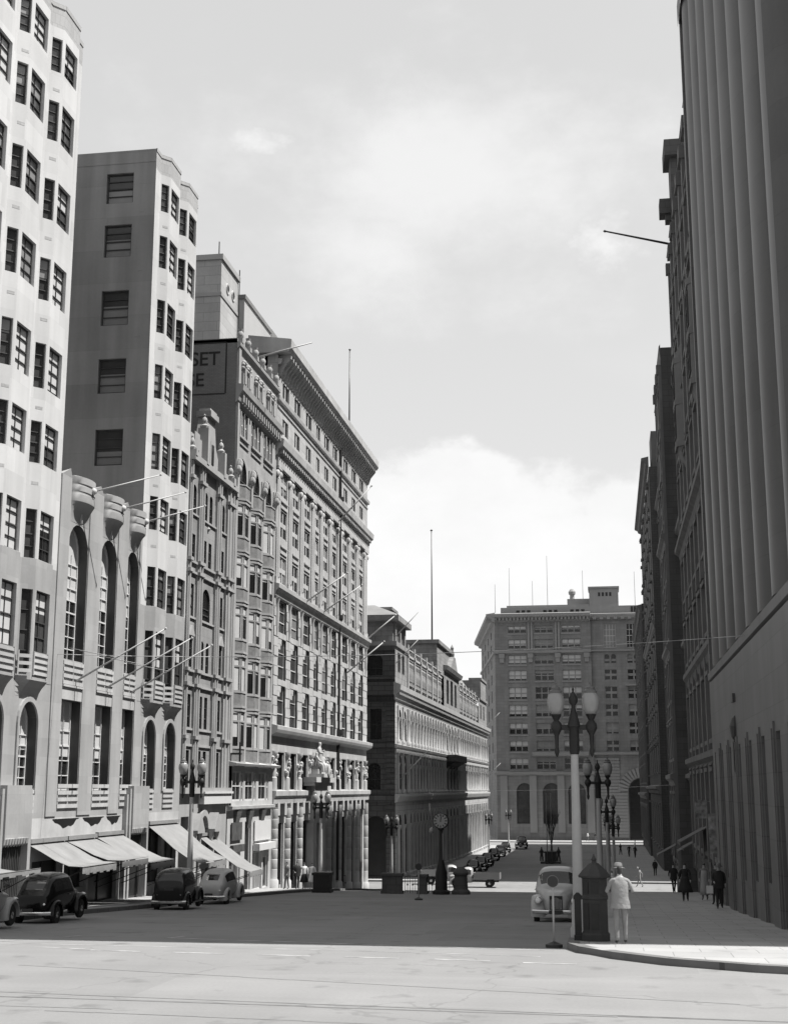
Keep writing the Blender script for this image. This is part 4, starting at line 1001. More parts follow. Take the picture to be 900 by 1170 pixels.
mb.box(XL-8, XL-.6, 176.5, 193, 25.0, 28.8); mb.box(XL-8.2, XL-.3, 176.2, 193.3, 28.8, 29.3)
FL.prof(mb, 178, 196.5, [(0, 25.3), (.5, 25.5), (.7, 26.0), (0, 26.1)])
mb.hexa([FL.P(186, 26.0, -.6), FL.P(196, 26.0, -.6), FL.P(192.5, 28.3, -.6), FL.P(190.5, 28.3, -.6)], [FL.P(186, 26.0, .05), FL.P(196, 26.0, .05), FL.P(192.5, 28.3, .05), FL.P(190.5, 28.3, .05)])
p = FL.P(191.5, 0, -.3); mb.lathe((p[0], p[1], 0), [(.25, 28.2), (.35, 28.8), (.2, 29.3), (.25, 29.7), (0, 30.2)], 8)
mb.build('pavilion', stone_att, fb); mb = MB()
mb.box(XL-7, XL+.05, 231, 241, 25, 28.2); FL.box(mb, 229, 242.5, 24.8, 25.2, -1, .2); FL.box(mb, 231, 241, 28.2, 28.6, -2, .2)
mb.build('pavilion', stone_att, fb)
mb = MB(); mb.tube((-24.0, 187, 28), (-24.0, 187, 46), .13, .06, 8); mb.lathe((-24, 187, 46), [(0, -.15), (.22, 0), (0, .2)], 8); mb.build('flagpole', dark_paint, fb, smooth=True)
# shaded end wall towards the camera
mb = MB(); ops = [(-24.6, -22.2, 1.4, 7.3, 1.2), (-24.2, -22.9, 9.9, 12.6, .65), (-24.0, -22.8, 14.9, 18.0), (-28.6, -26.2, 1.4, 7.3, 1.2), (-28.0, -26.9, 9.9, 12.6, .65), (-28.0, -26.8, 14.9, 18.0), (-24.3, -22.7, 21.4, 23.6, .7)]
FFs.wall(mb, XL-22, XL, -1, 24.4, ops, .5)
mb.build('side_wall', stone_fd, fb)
for o in ops[1:3]+ops[4:]: FFs.window(fb, *o[:4], -.42, ah=o[4] if len(o) > 4 else 0, nx=2, ny=2, fm=frame_d)
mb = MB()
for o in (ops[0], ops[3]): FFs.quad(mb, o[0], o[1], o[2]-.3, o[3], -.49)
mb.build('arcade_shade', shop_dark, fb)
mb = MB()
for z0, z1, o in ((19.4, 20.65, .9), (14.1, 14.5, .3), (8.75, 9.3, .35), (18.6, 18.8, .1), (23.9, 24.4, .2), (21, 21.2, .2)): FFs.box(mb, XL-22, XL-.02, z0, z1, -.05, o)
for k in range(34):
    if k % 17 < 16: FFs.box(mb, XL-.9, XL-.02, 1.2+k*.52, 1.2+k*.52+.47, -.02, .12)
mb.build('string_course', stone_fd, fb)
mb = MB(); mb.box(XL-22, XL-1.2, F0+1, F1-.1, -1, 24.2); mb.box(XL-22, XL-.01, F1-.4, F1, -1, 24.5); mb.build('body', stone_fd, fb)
for u, z in ((140, 11), (143.5, 11.5), (136.9, 25.4), (136.9, 22.6), (241, 20.8), (241, 12.0)):
    m2 = MB(); p = FL.P(u, z, .1); m2.tube(p, (p[0]+2.4, p[1]-.4, p[2]+2.4), .06, .045, 6); m2.build('flagpole', flag_m, fb, smooth=True)
# projecting lamp/balcony over the middle door
mb = MB(); FL.box(mb, 180, 194, 13.5, 14.4, .3, 1.4); FL.prof(mb, 181, 193, [(0, 12.8), (1.2, 13.5), (0, 13.5)]); mb.build('balcony', stone_fd, fb)

# ---------- 6. office block closing the street
gb = thing('office_block', 'tall grey stone office block with triple windows closing the far street end', 'building', (-8, 276, 0), world=True)
YG = 275.0; FG = Fac((0, YG), (1, 0)); G0, G1, G2 = -22.4, -3.0, 18.0
rowsG = [(41.1, 42.55), (37.95, 39.8), (34.75, 36.6), (31.4, 33.5), (27.7, 30.1), (24.2, 26.55), (20.7, 22.95), (17.3, 19.4), (13.8, 15.95)]
bx = [(-19.7, -16.0), (-14.35, -10.55), (-8.85, -5.05)]
mb = MB(); ops = []
for b, t in rowsG:
    for x0, x1 in bx:
        ops.append((x0, x1, b, t))
arch = [(-18.5, -15.3, 3.2, 11.1, 1.6), (-13.3, -9.8, 3.2, 11.1, 1.75), (-8.3, -4.9, 3.2, 11.1, 1.7)]
FG.wall(mb, G0, G1, -1, 44.2, ops+arch, .35)
opr = []
for b, t in rowsG:
    for x0, x1 in ((-.55, 2.1), (4.0, 6.7), (9.0, 11.7), (14, 16.7)):
        if (b, t) == rowsG[0]: t2, b2 = 42.75, 37.9
        elif (b, t) == rowsG[1]: continue
        else: b2, t2 = b, t
        if (b, t) == rowsG[-1] and x0 > 3: continue
        if (b, t) == rowsG[2]:
            p = (x1-x0)/2
            for k in range(2): opr.append((x0+p*k+.12, x0+p*(k+1)-.12, b2, t2, .5))
        else: opr.append((x0+.1, x1-.1, b2, t2))
archr = (3.5, 8.7, .2, 12.1, 2.6)
FG.wall(mb, G1, G2, -1, 44.2, [o for o in opr]+[archr], .35, w=-.5); mb.build('wall', stone_g, gb)
for k, o in enumerate(ops): FG.window(gb, *o, -.28, nx=3, ny=2, fr=.1, fm=stone_gt, bl=rb(.85, .25, 1.0), bm_=blind_d if k % 3 == 1 else blind, sash=False, mun=.2)  # extra pale blinds paint the sky's reflection into these panes
for o in opr: FG.window(gb, *o[:4], -.78, ah=o[4] if len(o) > 4 else 0, nx=(1 if len(o) > 4 else 2) if o[3]-o[2] < 4 else 4, ny=2 if o[3]-o[2] < 4 else 4, fr=.08, fm=stone_gt if o[3]-o[2] < 4 else frame_w, bl=rb(.3), bm_=blind_d, mun=.3 if o[3]-o[2] < 4 else .08)
for o in arch: FG.window(gb, *o[:4], -.3, ah=o[4], nx=3, ny=5, fr=.2, fm=frame_d, gm=glass2, name='arched_window')
FG.window(gb, *archr[:4], -1.0, ah=2.6, nx=2, ny=3, fr=.25, fm=frame_d, gm=shop_dark, name='arched_doorway')
mb = MB()
FG.prof(mb, G0-1.6, G1, [(0, 43.3), (.6, 43.5), (.7, 43.9), (1.6, 44.3), (1.7, 44.9), (0, 45.2)]); FG.prof(mb, G1, G2, [(-.5, 43.6), (.3, 43.9), (.6, 44.4), (.6, 44.7), (-.5, 44.9)])
for k in range(26): FG.box(mb, G0+.2+k*.74, G0+.56+k*.74, 43.6, 44.2, .0, 1.3)
for k in range(14): FG.box(mb, G1+.5+k*1.4, G1+1.2+k*1.4, 43.6, 44.3, -.5, .4)
FG.prof(mb, G0-.3, G1, [(0, 36.9), (.35, 37.0), (.4, 37.4), (0, 37.6)]); FG.prof(mb, G0-.3, G1, [(0, 12.6), (.5, 12.8), (.8, 13.2), (0, 13.4)]); FG.prof(mb, -15.2, -4, [(0, 16.3), (.9, 16.5), (.9, 17.1), (0, 17.2)])
FG.prof(mb, G1, G2, [(-.5, 37.1), (.0, 37.2), (0, 37.4), (-.5, 37.5)]); FG.prof(mb, G1, G2, [(-.5, 16.6), (.1, 16.7), (.1, 17.0), (-.5, 17.1)]); FG.box(mb, 3.6, 8.6, 30.2, 30.5, -.5, .5)
for x0, x1 in bx:
    for b, t in rowsG: FG.box(mb, x0-.1, x1+.1, b-.35, b-.1, -.02, .15)
for x in (-21, -15.2, -9.7, -3.9): FG.box(mb, x-.55, x+.55, 36.0, 36.9, 0, .5); FG.box(mb, x-.42, x+.42, 35.1, 36.0, 0, .38); FG.box(mb, x-.7, x+.7, 1.5, 12.6, -.02, .3)
for x in (-15.2, -9.7): FG.box(mb, x-.5, x-.1, 37.6, 43.3, 0, .2); FG.box(mb, x+.1, x+.5, 37.6, 43.3, 0, .2)
for k in range(26): FG.box(mb, G1+.02, 3.3 if k*.66 < 9 else 1.9, .6+k*.62, .6+k*.62+.52, -.5, -.38) if k*.62+.6 < 16 else None
for k in range(26): FG.box(mb, 8.9 if k*.62 < 9 else 10.2, G2, .6+k*.62, .6+k*.62+.52, -.5, -.38) if k*.62+.6 < 16 else None
for k in range(17):
    a0, a1 = math.pi*k/17+.03, math.pi*(k+1)/17-.03
    pts = [(6.1+r_*math.cos(a_), 9.5+r_*math.sin(a_)) for r_, a_ in ((2.75, a0), (4.6, a0), (4.6, a1), (2.75, a1))]
    mb.hexa([FG.P(x, z, -.5) for x, z in pts], [FG.P(x, z, -.3) for x, z in pts])
mb.build('cornice', stone_gt, gb)
# side wall running away to the left, roof storeys
sd = Vector((-.145, 1)).normalized(); FS = Fac((G0+sd.x*52, YG+sd.y*52), (-sd.x, -sd.y)); mb = MB()
opsS = [(4+k*11.5, 7+k*11.5, b, t) for k in range(4) for b, t in rowsG]
FS.wall(mb, 0, 52, -1, 44.2, opsS, .3)
for o in opsS: FS.window(gb, *o, -.25, nx=2, ny=2, fr=.1, fm=frame_d)
mb.build('side_wall', [stone_g, shop_dark], gb)
mb = MB(); FS.prof(mb, -1, 52+1.5, [(0, 43.3), (.6, 43.5), (.7, 43.9), (1.6, 44.3), (1.7, 44.9), (0, 45.2)]); FS.prof(mb, 0, 52.2, [(0, 36.9), (.35, 37.0), (.4, 37.4), (0, 37.6)]); mb.build('cornice', stone_gt, gb)
mb = MB(); mb.hexa([(G0+1.2, YG+2, -1), (G2, YG+2, -1), (G2, YG+50, -1), (G0+1.2+sd.x*52, YG+50, -1)], [(G0+1.2, YG+2, 44.6), (G2, YG+2, 44.6), (G2, YG+50, 44.6), (G0+1.2+sd.x*52, YG+50, 44.6)]); mb.build('body', stone_g, gb)
mb = MB(); Fr = Fac((0, YG+1.2), (1, 0)); opa = [(-18+q*5.5+k*1.1, -17.3+q*5.5+k*1.1, 45.3, 45.9) for q in range(3) for k in range(3)]
Fr.wall(mb, G0+1.2, 17, 44.6, 46.5, opa, .3); Fr.wall(mb, G0+2.4, G1-.2, 46.5, 47.0, [], 0, w=-.8); mb.box(G0+1.2, 17, YG+1.5, YG+20, 44.6, 46.45)
for o in opa: Fr.quad(mb, *o, -.28, 1)
mb.box(-7.6, -3.1, YG+3, YG+8, 46.5, 48.3); mb.box(-3.1, 2.8, YG+2, YG+8, 46.4, 50.2); mb.box(-3.3, 3.0, YG+1.8, YG+8.2, 50.2, 50.6)
for k in range(4): mb.box(-1.3+k*.75, -.85+k*.75, YG+1.97, YG+2.02, 48.6, 49.4, 1)
for k in range(5): mb.box(5.2+k*.6, 5.6+k*.6, YG+1.1, YG+1.3, 45.2, 46.3, 1)
mb.lathe((-6.6, YG+4, 0), [(.5, 48.3), (.45, 49.2), (.7, 49.4), (.75, 49.9), (.4, 50.4), (0, 50.6)], 10)
mb.build('roof_volume', [stone_gt, shop_dark], gb)
for x, z in ((-23.2, 52), (-20.2, 55.4), (-15.4, 52.5), (-12.3, 57.8), (-5.0, 54.5), (5.6, 54)):
    m2 = MB(); m2.tube((x+.6, YG+5, 46), (x+.6, YG+5, z), .07, .04, 6); m2.build('roof_mast', mat('mast_grey', .3, .6, .1), gb)

# ================================================================== RIGHT SIDE (all facing the street in shade)
def FR(x): return Fac((x, 0), (0, -1))                       # u = -Y
XR = 4.7; F1_ = FR(XR); R0, R1 = 33.6, 64.5; RT = 49.6
ra = thing('fluted_building', 'tall grey office building with giant rounded fluted piers over a smooth stone base', 'building', (XR, 50, 5), world=True)
np_ = 8; pit = (R1-R0)/np_
mb = MB(); ops = [(-(R0+pit*(k+1))+1.75+.0, -(R0+pit*k)-1.75+1.2, z, z+2.6) for k in range(np_) for z in [16.0+q*3.55 for q in range(9)]]
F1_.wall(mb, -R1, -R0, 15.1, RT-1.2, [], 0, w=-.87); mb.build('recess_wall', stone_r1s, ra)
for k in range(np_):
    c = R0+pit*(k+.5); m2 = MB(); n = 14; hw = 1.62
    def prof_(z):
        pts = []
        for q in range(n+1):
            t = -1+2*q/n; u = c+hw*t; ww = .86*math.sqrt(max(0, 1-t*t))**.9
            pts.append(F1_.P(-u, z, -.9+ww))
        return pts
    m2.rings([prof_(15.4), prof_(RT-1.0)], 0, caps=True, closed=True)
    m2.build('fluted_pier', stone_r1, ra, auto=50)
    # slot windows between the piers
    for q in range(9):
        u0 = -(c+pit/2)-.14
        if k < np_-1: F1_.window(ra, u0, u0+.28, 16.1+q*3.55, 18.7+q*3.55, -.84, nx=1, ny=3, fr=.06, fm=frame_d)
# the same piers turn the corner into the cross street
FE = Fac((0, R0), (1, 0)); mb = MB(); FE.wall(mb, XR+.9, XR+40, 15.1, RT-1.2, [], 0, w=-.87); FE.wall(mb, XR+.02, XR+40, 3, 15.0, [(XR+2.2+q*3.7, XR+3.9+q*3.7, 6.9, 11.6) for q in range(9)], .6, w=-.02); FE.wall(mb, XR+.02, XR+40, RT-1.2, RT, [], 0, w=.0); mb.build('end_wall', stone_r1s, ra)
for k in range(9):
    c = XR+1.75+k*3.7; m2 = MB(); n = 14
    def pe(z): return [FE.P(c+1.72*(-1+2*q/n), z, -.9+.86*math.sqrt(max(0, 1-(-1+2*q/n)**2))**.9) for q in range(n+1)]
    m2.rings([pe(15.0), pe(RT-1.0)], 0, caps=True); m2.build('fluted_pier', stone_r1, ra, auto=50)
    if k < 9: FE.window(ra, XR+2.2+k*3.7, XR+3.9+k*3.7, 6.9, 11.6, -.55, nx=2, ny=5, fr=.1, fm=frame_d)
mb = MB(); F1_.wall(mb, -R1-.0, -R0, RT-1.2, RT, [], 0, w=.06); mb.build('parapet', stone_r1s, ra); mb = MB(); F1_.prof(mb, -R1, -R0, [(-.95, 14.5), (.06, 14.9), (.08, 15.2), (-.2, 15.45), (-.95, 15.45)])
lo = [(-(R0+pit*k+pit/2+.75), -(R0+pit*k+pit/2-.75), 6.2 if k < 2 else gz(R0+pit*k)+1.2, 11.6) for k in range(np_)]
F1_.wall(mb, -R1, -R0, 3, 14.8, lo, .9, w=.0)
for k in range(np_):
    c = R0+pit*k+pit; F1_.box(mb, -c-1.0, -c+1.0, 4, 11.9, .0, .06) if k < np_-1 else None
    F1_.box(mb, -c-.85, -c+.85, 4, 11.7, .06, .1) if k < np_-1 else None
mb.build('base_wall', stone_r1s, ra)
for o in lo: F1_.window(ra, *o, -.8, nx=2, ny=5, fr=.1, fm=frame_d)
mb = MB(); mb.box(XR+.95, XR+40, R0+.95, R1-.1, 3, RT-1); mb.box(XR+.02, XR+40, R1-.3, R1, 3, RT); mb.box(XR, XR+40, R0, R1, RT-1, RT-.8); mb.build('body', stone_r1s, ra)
mb = MB(); mb.lathe(F1_.P(-52.5, 12.2, .02), [(0, -.5), (.15, -.3), (.2, .1), (.1, .4), (0, .5)], 10); F1_.box(mb, -52.7, -52.3, 10.6, 11.8, .0, .1); F1_.box(mb, -52.9, -52.1, 13.2, 13.5, -.02, .1); mb.build('emblem', bronze, ra)

def ornate(name, label, x, y0, y1, zt, zb, bw_, rows, m, mt, oriel=(), cor=(), shade_setback=None, depth=30, pil=True, hw=.75):
    th = thing(name, label, 'building', (x, (y0+y1)/2, zb), world=True); fc = FR(x); mb = MB(); ops = []
    n = max(1, round((y1-y0)/bw_)); p = (y1-y0)/n
    for k in range(n):
        c = y0+p*(k+.5)
        for r, (b, t) in enumerate(rows): ops.append((-c-hw, -c+hw, b, t) + ((hw*.8,) if r % 3 == 1 else ()))
    fc.wall(mb, -y1, -y0, zb-3, zt, ops, .4); mb.build('wall', m, th)
    for o in ops: fc.window(th, *o[:4], -.35, ah=o[4] if len(o) > 4 else 0, nx=2, ny=2, fr=.09, fm=frame_d, bl=rb(.3), bm_=blind_d)
    mb = MB(); zz = rows[-1][0]
    for k in range(n+1):
        c = y0+p*k
        if pil:
            fc.box(mb, -min(c+.4, y1-.02), -max(c-.4, y0+.02), zz-.5, zt-1.5, -.02, .25); fc.box(mb, -min(c+.5, y1-.01), -max(c-.5, y0+.01), zt-2.3, zt-1.5, -.02, .4)
    for z, o in cor: fc.prof(mb, -y1, -y0, [(0, z-.7), (o*.4, z-.55), (o*.55, z-.2), (o, z), (o, z+.3), (0, z+.5)])
    for r, (b, t) in enumerate(rows):
        for k in range(n):
            c = y0+p*(k+.5); fc.box(mb, -c-1.0, -c+1.0, b-.25, b-.02, -.02, .22); fc.box(mb, -c-1.0, -c+1.0, t+.1, t+.32, -.02, .3)
            if r % 2 == 0: fc.prof(mb, -c-1.1, -c+1.1, [(0, t+.35), (.35, t+.4), (.1, t+.85), (0, t+.9)])
    mb.build('cornice', mt, th)
    for (c, za, zb_, pr) in oriel:
        m2 = MB()
        def oc(z, s_=1.0): return [fc.P(-c-1.6, z, 0), fc.P(-c-.9, z, pr*s_), fc.P(-c+.9, z, pr*s_), fc.P(-c+1.6, z, 0)]
        m2.rings([oc(za-1.4, .05), oc(za-.8, .5), oc(za, 1.0), oc(zb_, 1.0), oc(zb_+.6, .8), oc(zb_+1.3, .1)], 0, caps=True)
        for z in (za, (za+zb_)/2, zb_): m2.hexa(oc(z-.15, 1.12), oc(z+.2, 1.15))
        m2.build('oriel', mt, th)
        for z in (za+.6, (za+zb_)/2+.5): fc.window(th, -c-.7, -c+.7, z, z+1.9, pr+.03, nx=2, ny=2, fr=.08, fm=frame_d)
    mb = MB(); mb.box(x+.7, x+depth, y0+.02, y1-.02, zb-3, zt-.1); mb.box(x+.01, x+depth, y0, y0+.3, zb-3, zt); mb.box(x+.01, x+depth, y1-.3, y1, zb-3, zt)
    mb.build('body', m, th)
    if shade_setback:
        sx, sy0, sy1, sz = shade_setback; mb = MB(); mb.box(sx, x+depth, sy0, sy1, zt-.2, sz); mb.build('roof_volume', mt, th)  # unseen mass added on the roof to cast shade across the street
    return th, fc
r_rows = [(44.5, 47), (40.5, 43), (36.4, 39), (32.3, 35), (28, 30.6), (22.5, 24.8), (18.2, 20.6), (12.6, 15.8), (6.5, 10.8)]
t2, fc2 = ornate('ornate_building', 'dark ornate stone building with oriels and roof brackets next to the fluted piers', 5.5, 64.52, 94.0, 48.6, 3, 3.6, r_rows, stone_r2, stone_r2t, oriel=((70.5, 31, 36.5, .6), (86, 31.5, 37, .6)), cor=((25.9, .6), (17.2, .4), (11.6, .5), (40, .25)))
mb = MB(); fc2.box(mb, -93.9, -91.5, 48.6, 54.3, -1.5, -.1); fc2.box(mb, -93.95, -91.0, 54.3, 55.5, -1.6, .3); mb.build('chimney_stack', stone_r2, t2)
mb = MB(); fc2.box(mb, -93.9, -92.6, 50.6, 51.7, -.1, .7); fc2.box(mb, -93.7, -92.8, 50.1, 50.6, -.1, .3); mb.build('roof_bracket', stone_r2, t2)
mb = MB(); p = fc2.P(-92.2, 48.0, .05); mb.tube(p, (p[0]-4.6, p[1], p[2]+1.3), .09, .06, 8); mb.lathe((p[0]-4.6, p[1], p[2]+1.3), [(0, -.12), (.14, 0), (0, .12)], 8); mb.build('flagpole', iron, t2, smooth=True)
t3b, fc3b = ornate('recessed_building', 'set back dark stone building between the ornate one and the pilastered one', 6.4, 94.02, 109.98, 45.0, 2, 3.3, [(40, 42.6), (36, 38.4), (31.8, 34.4), (26.8, 29), (22.0, 24.6), (17, 20), (12.4, 15), (4.5, 9.5)], stone_r2, stone_r2t, cor=((30.3, .6), (21, .5), (10.8, .6)), shade_setback=(9.0, 96.2, 109.9, 62.6))
t3, fc3 = ornate('pilastered_building', 'dark stone corner building with a stacked bay before the sunlit side street', 5.25, 110.0, 119.3, 46.2, 1.5, 3.1, [(40, 42.6), (36, 38.4), (31.8, 34.4), (26.8, 29), (22.0, 24.6), (17, 20), (12.4, 15), (4.5, 9.5)], stone_r2, stone_r2t, oriel=((114.6, 33, 42.5, .2),), cor=((30.0, .6), (21, .5), (10.8, .6), (46.0, .12)), shade_setback=(9.0, 110.1, 119.2, 62.6))
t4, fc4 = ornate('brick_building', 'plain dark brick building with a deep flat eave beyond the side street', 5.9, 165.0, 211.5, 49.0, 1, 7.5, [(44.5, 47), (40.5, 43), (36.5, 39), (32.5, 35), (28.5, 31), (24.5, 27), (20.5, 23), (16.5, 19), (12, 15), (3, 8)], stone_r4, stone_r2t, cor=((49.8, .9), (29.6, .35), (10, .6)), shade_setback=(14, 165.2, 206, 77.5), pil=False)
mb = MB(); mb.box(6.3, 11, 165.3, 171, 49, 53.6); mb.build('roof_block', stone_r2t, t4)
t4b, fc4b = ornate('corner_building', 'dark corner building across the sunlit side street, before the brick one', 7.0, 138.0, 164.98, 44.0, 1, 4.5, [(39, 41.5), (35, 37.5), (31, 33.5), (27, 29.5), (23, 25.5), (19, 21.5), (14, 17), (3, 8)], stone_r2, stone_r2t, cor=((43.5, .6), (11, .5)), shade_setback=(14, 138.2, 164.9, 77.5))
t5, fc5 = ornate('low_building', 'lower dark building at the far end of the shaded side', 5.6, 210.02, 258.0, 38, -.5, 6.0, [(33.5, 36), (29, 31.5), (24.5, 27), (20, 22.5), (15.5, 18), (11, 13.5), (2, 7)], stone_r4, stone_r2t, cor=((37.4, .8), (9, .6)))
# shop awnings, hanging signs along the shaded side
for fc, th, ys_ in ((fc2, t2, (82,)), (fc3b, t3b, (96.5, 104)), (fc3, t3, (114,))):
    for y in ys_:
        m2 = MB(); z = gz(y)+3.1; fc.prof(m2, -y-1.3, -y+1.3, [(0, z+.9), (1.7, z), (1.7, z-.18), (1.66, z-.18), (1.66, z-.03), (0, z+.85)]); m2.build('awning', mat('awning_grey', .13, .9, .3, 1.5), th)
for y, z, s_ in ((66.5, 8.3, .55), (69, 7.3, .4), (77.5, 8.9, .5), (93.6, 8.3, .5)):
    fc, th = (fc2, t2) if y < 93 else (fc3b, t3b) if y < 109 else (fc3, t3)
    m2 = MB(); fc.box(m2, -y-.06, -y+.06, z-s_, z+s_, .3, .3+s_*1.3); fc.box(m2, -y-.02, -y+.02, z+s_*.8, z+s_*.85, -.02, .3); m2.build('hanging_sign', mat('sign_pale', .34, .7, .8, 4.0), th)
for y, w_ in ((65.4, .5), (68.2, .9), (74.5, 1.0), (81, 1.1), (97, 1.1), (108, 1.0)):
    fc, th = (fc2, t2) if y < 93 else (fc3b, t3b) if y < 109 else (fc3, t3)
    m2 = MB(); fc.box(m2, -y-w_, -y+w_, gz(y)+.5, gz(y)+2.9, .01, .06); m2.build('shop_window', shop_mid, th)
# ================================================================== STREET LAMPS
def make_lamp():
    t = thing('street_lamp', 'x', 'street lamp')
    mb = MB(); mb.lathe((0, 0, 0), [(.2, 0), (.2, .2), (.165, .26), (.16, .7), (.14, .78), (.128, .9), (.085, 4.25)], 14); mb.build('pole', pole_m, t, auto=40)
    mb = MB(); mb.lathe((0, 0, 0), [(.1, 4.15), (.12, 4.22), (.12, 4.75), (.16, 4.8), (.11, 5.0), (.05, 5.22), (.05, 5.3), (.1, 5.36), (.11, 5.46), (.05, 5.58), (.02, 5.62), (.03, 5.68), (0, 5.74)], 10)
    mb.box(-.42, .42, -.045, .045, 4.72, 4.84)
    for x in (-.41, .41):
        mb.lathe((x, 0, 0), [(0, 4.08), (.03, 4.12), (.055, 4.2), (.055, 4.25), (.04, 4.3), (.055, 4.6), (.1, 4.68), (.14, 4.76), (.13, 4.86), (.06, 4.95), (.12, 5.06), (.135, 5.08), (0, 5.09)], 10)
    mb.build('bracket', iron, t, auto=45)
    for x in (-.41, .41):
        mb = MB(); mb.lathe((x, 0, 0), [(.11, 5.08), (.17, 5.2), (.205, 5.36), (.195, 5.5), (.15, 5.58), (.13, 5.6)], 16); gl = mb.build('globe', opal, t, smooth=True)
        mb = MB(); mb.lathe((x, 0, 0), [(.15, 5.585), (.155, 5.64), (.1, 5.68), (.11, 5.72), (.05, 5.76), (.02, 5.8), (.03, 5.83), (0, 5.86)], 12); mb.build('globe_cap', opal_cap, gl, auto=40)
    return t
lamp0 = make_lamp(); used = [False]
LAMPS = [(-.87, 34.9, 'tall twin globe street lamp nearest the viewer beside the iron pillar'), (-.55, 62, 'twin globe street lamp on the right kerb, second one behind the iron pillar'),
         (-.3, 93, 'twin globe street lamp on the right kerb, third one behind the iron pillar'), (0.1, 117.5, 'twin globe street lamp on the right kerb, last one before the sunlit side street'),
         (0.2, 146, 'twin globe street lamp on the right kerb just past the sunlit side street'), (-.4, 175, 'small distant twin globe lamp midway along the far right kerb'), (-.4, 208, 'smallest twin globe lamp at the far end of the right kerb'),
         (-18.9, 60.8, 'twin globe street lamp in front of the gabled building and its awning'), (-18.75, 88.6, 'twin globe street lamp in front of the bank doorway'), (-18.8, 118.3, 'twin globe street lamp at the arcaded building corner by the big arch'),
         (-18.7, 213, 'distant twin globe lamp against the sunlit end of the arcade'), (-18.5, 251.5, 'distant twin globe lamp at the far corner, beyond the arcaded building')]
for k, (x, y, lab) in enumerate(LAMPS):
    o = lamp0 if k == 0 else copy_tree(lamp0)
    o.location = (x, y, gz(y)+.14); o['label'] = lab; o['group'] = 'twin globe street lamps along both kerbs'
    if k == 0: o.scale = (1.07, 1.07, 1.07)

# ================================================================== CORNER: iron pillar, post, stop sign
pb = thing('iron_pillar', 'dark octagonal iron pillar box with a conical roof at the kerb corner', 'pillar', (-.45, 33.7, gz(33.7)+.14))
mb = MB(); n8 = 8
def oct_(r, z): return [(r*math.cos(R(22.5+45*k)), r*math.sin(R(22.5+45*k)), z) for k in range(n8)]
mb.rings([oct_(.36, 0), oct_(.36, .16), oct_(.32, .2), oct_(.315, .95), oct_(.335, .97), oct_(.335, 1.03), oct_(.315, 1.05), oct_(.315, 1.43), oct_(.345, 1.46)], 0); mb.build('body', grey_iron, pb)
mb = MB(); mb.rings([oct_(.40, 1.46), oct_(.41, 1.5), oct_(.3, 1.62), oct_(.12, 1.78), oct_(.06, 1.8), oct_(.05, 1.84), oct_(.07, 1.87), oct_(.035, 1.93), oct_(.01, 2.0)], 0); mb.build('roof', grey_iron, pb)
for k in (5, 6):
    mb = MB(); a = R(45*k); d = Vector((math.cos(a), math.sin(a), 0)); s_ = Vector((-math.sin(a), math.cos(a), 0))
    for z0, z1 in ((.28, .88), (1.1, 1.38)):
        q = [d*.297+s_*-.09+Vector((0, 0, z0)), d*.297+s_*.09+Vector((0, 0, z0)), d*.297+s_*.09+Vector((0, 0, z1)), d*.297+s_*-.09+Vector((0, 0, z1))]
        mb.hexa(q, [p+d*.012 for p in q])
    mb.build('panel', iron, pb)
kp = thing('kerb_post', 'short square dark iron post standing against the iron pillar', 'post', (-.86, 33.75, gz(33.75)+.14))
mb = MB(); mb.box(-.08, .08, -.08, .08, 0, 1.0); mb.box(-.1, .1, -.1, .1, 0, .12); mb.box(-.1, .1, -.1, .1, .95, 1.03); mb.build('shaft', iron, kp); mb = MB(); mb.hexa([(-.09, -.09, 1.03), (.09, -.09, 1.03), (.09, .09, 1.03), (-.09, .09, 1.03)], [(-.03, -.03, 1.1), (.03, -.03, 1.1), (.03, .03, 1.1), (-.03, .03, 1.1)]); mb.build('cap', iron, kp)
def disc_sign(x, y, h, r, lab, rz=0, onroad=True):
    t = thing('disc_sign', lab, 'road sign', (x, y, gz(y)+.004), rz)
    mb = MB(); mb.lathe((0, 0, 0), [(.2, 0), (.2, .07), (.06, .12), (.03, .14)], 14); mb.build('base', grey_iron, t, auto=40)
    mb = MB(); mb.tube((0, 0, .12), (0, 0, h-r*.9), .026, .022, 8); mb.build('pole', pole_m, t, smooth=True)
    mb = MB(); rg = []
    for q in (-.02, .02): rg.append([(r*math.cos(2*math.pi*k/20), q, h+r*math.sin(2*math.pi*k/20)) for k in range(20)])
    mb.rings(rg); d = mb.build('disc', grey_iron, t)
    mb = MB(); rg = [[(r*s_*math.cos(2*math.pi*k/20), q, h+r*s_*math.sin(2*math.pi*k/20)) for k in range(20)] for s_, q in ((1, -.024), (.9, -.026))]
    mb.rings(rg, caps=False); mb.build('rim', mat('sign_rim', .14, .6, .2, 5.0), d)
    return t
disc_sign(-1.42, 33.2, 1.5, .14, 'round dark disc sign on a thin pole and stand in front of the pale car')
disc_sign(-9.25, 66.5, 1.55, .17, 'round dark disc sign on a stand in the roadway before the clock')

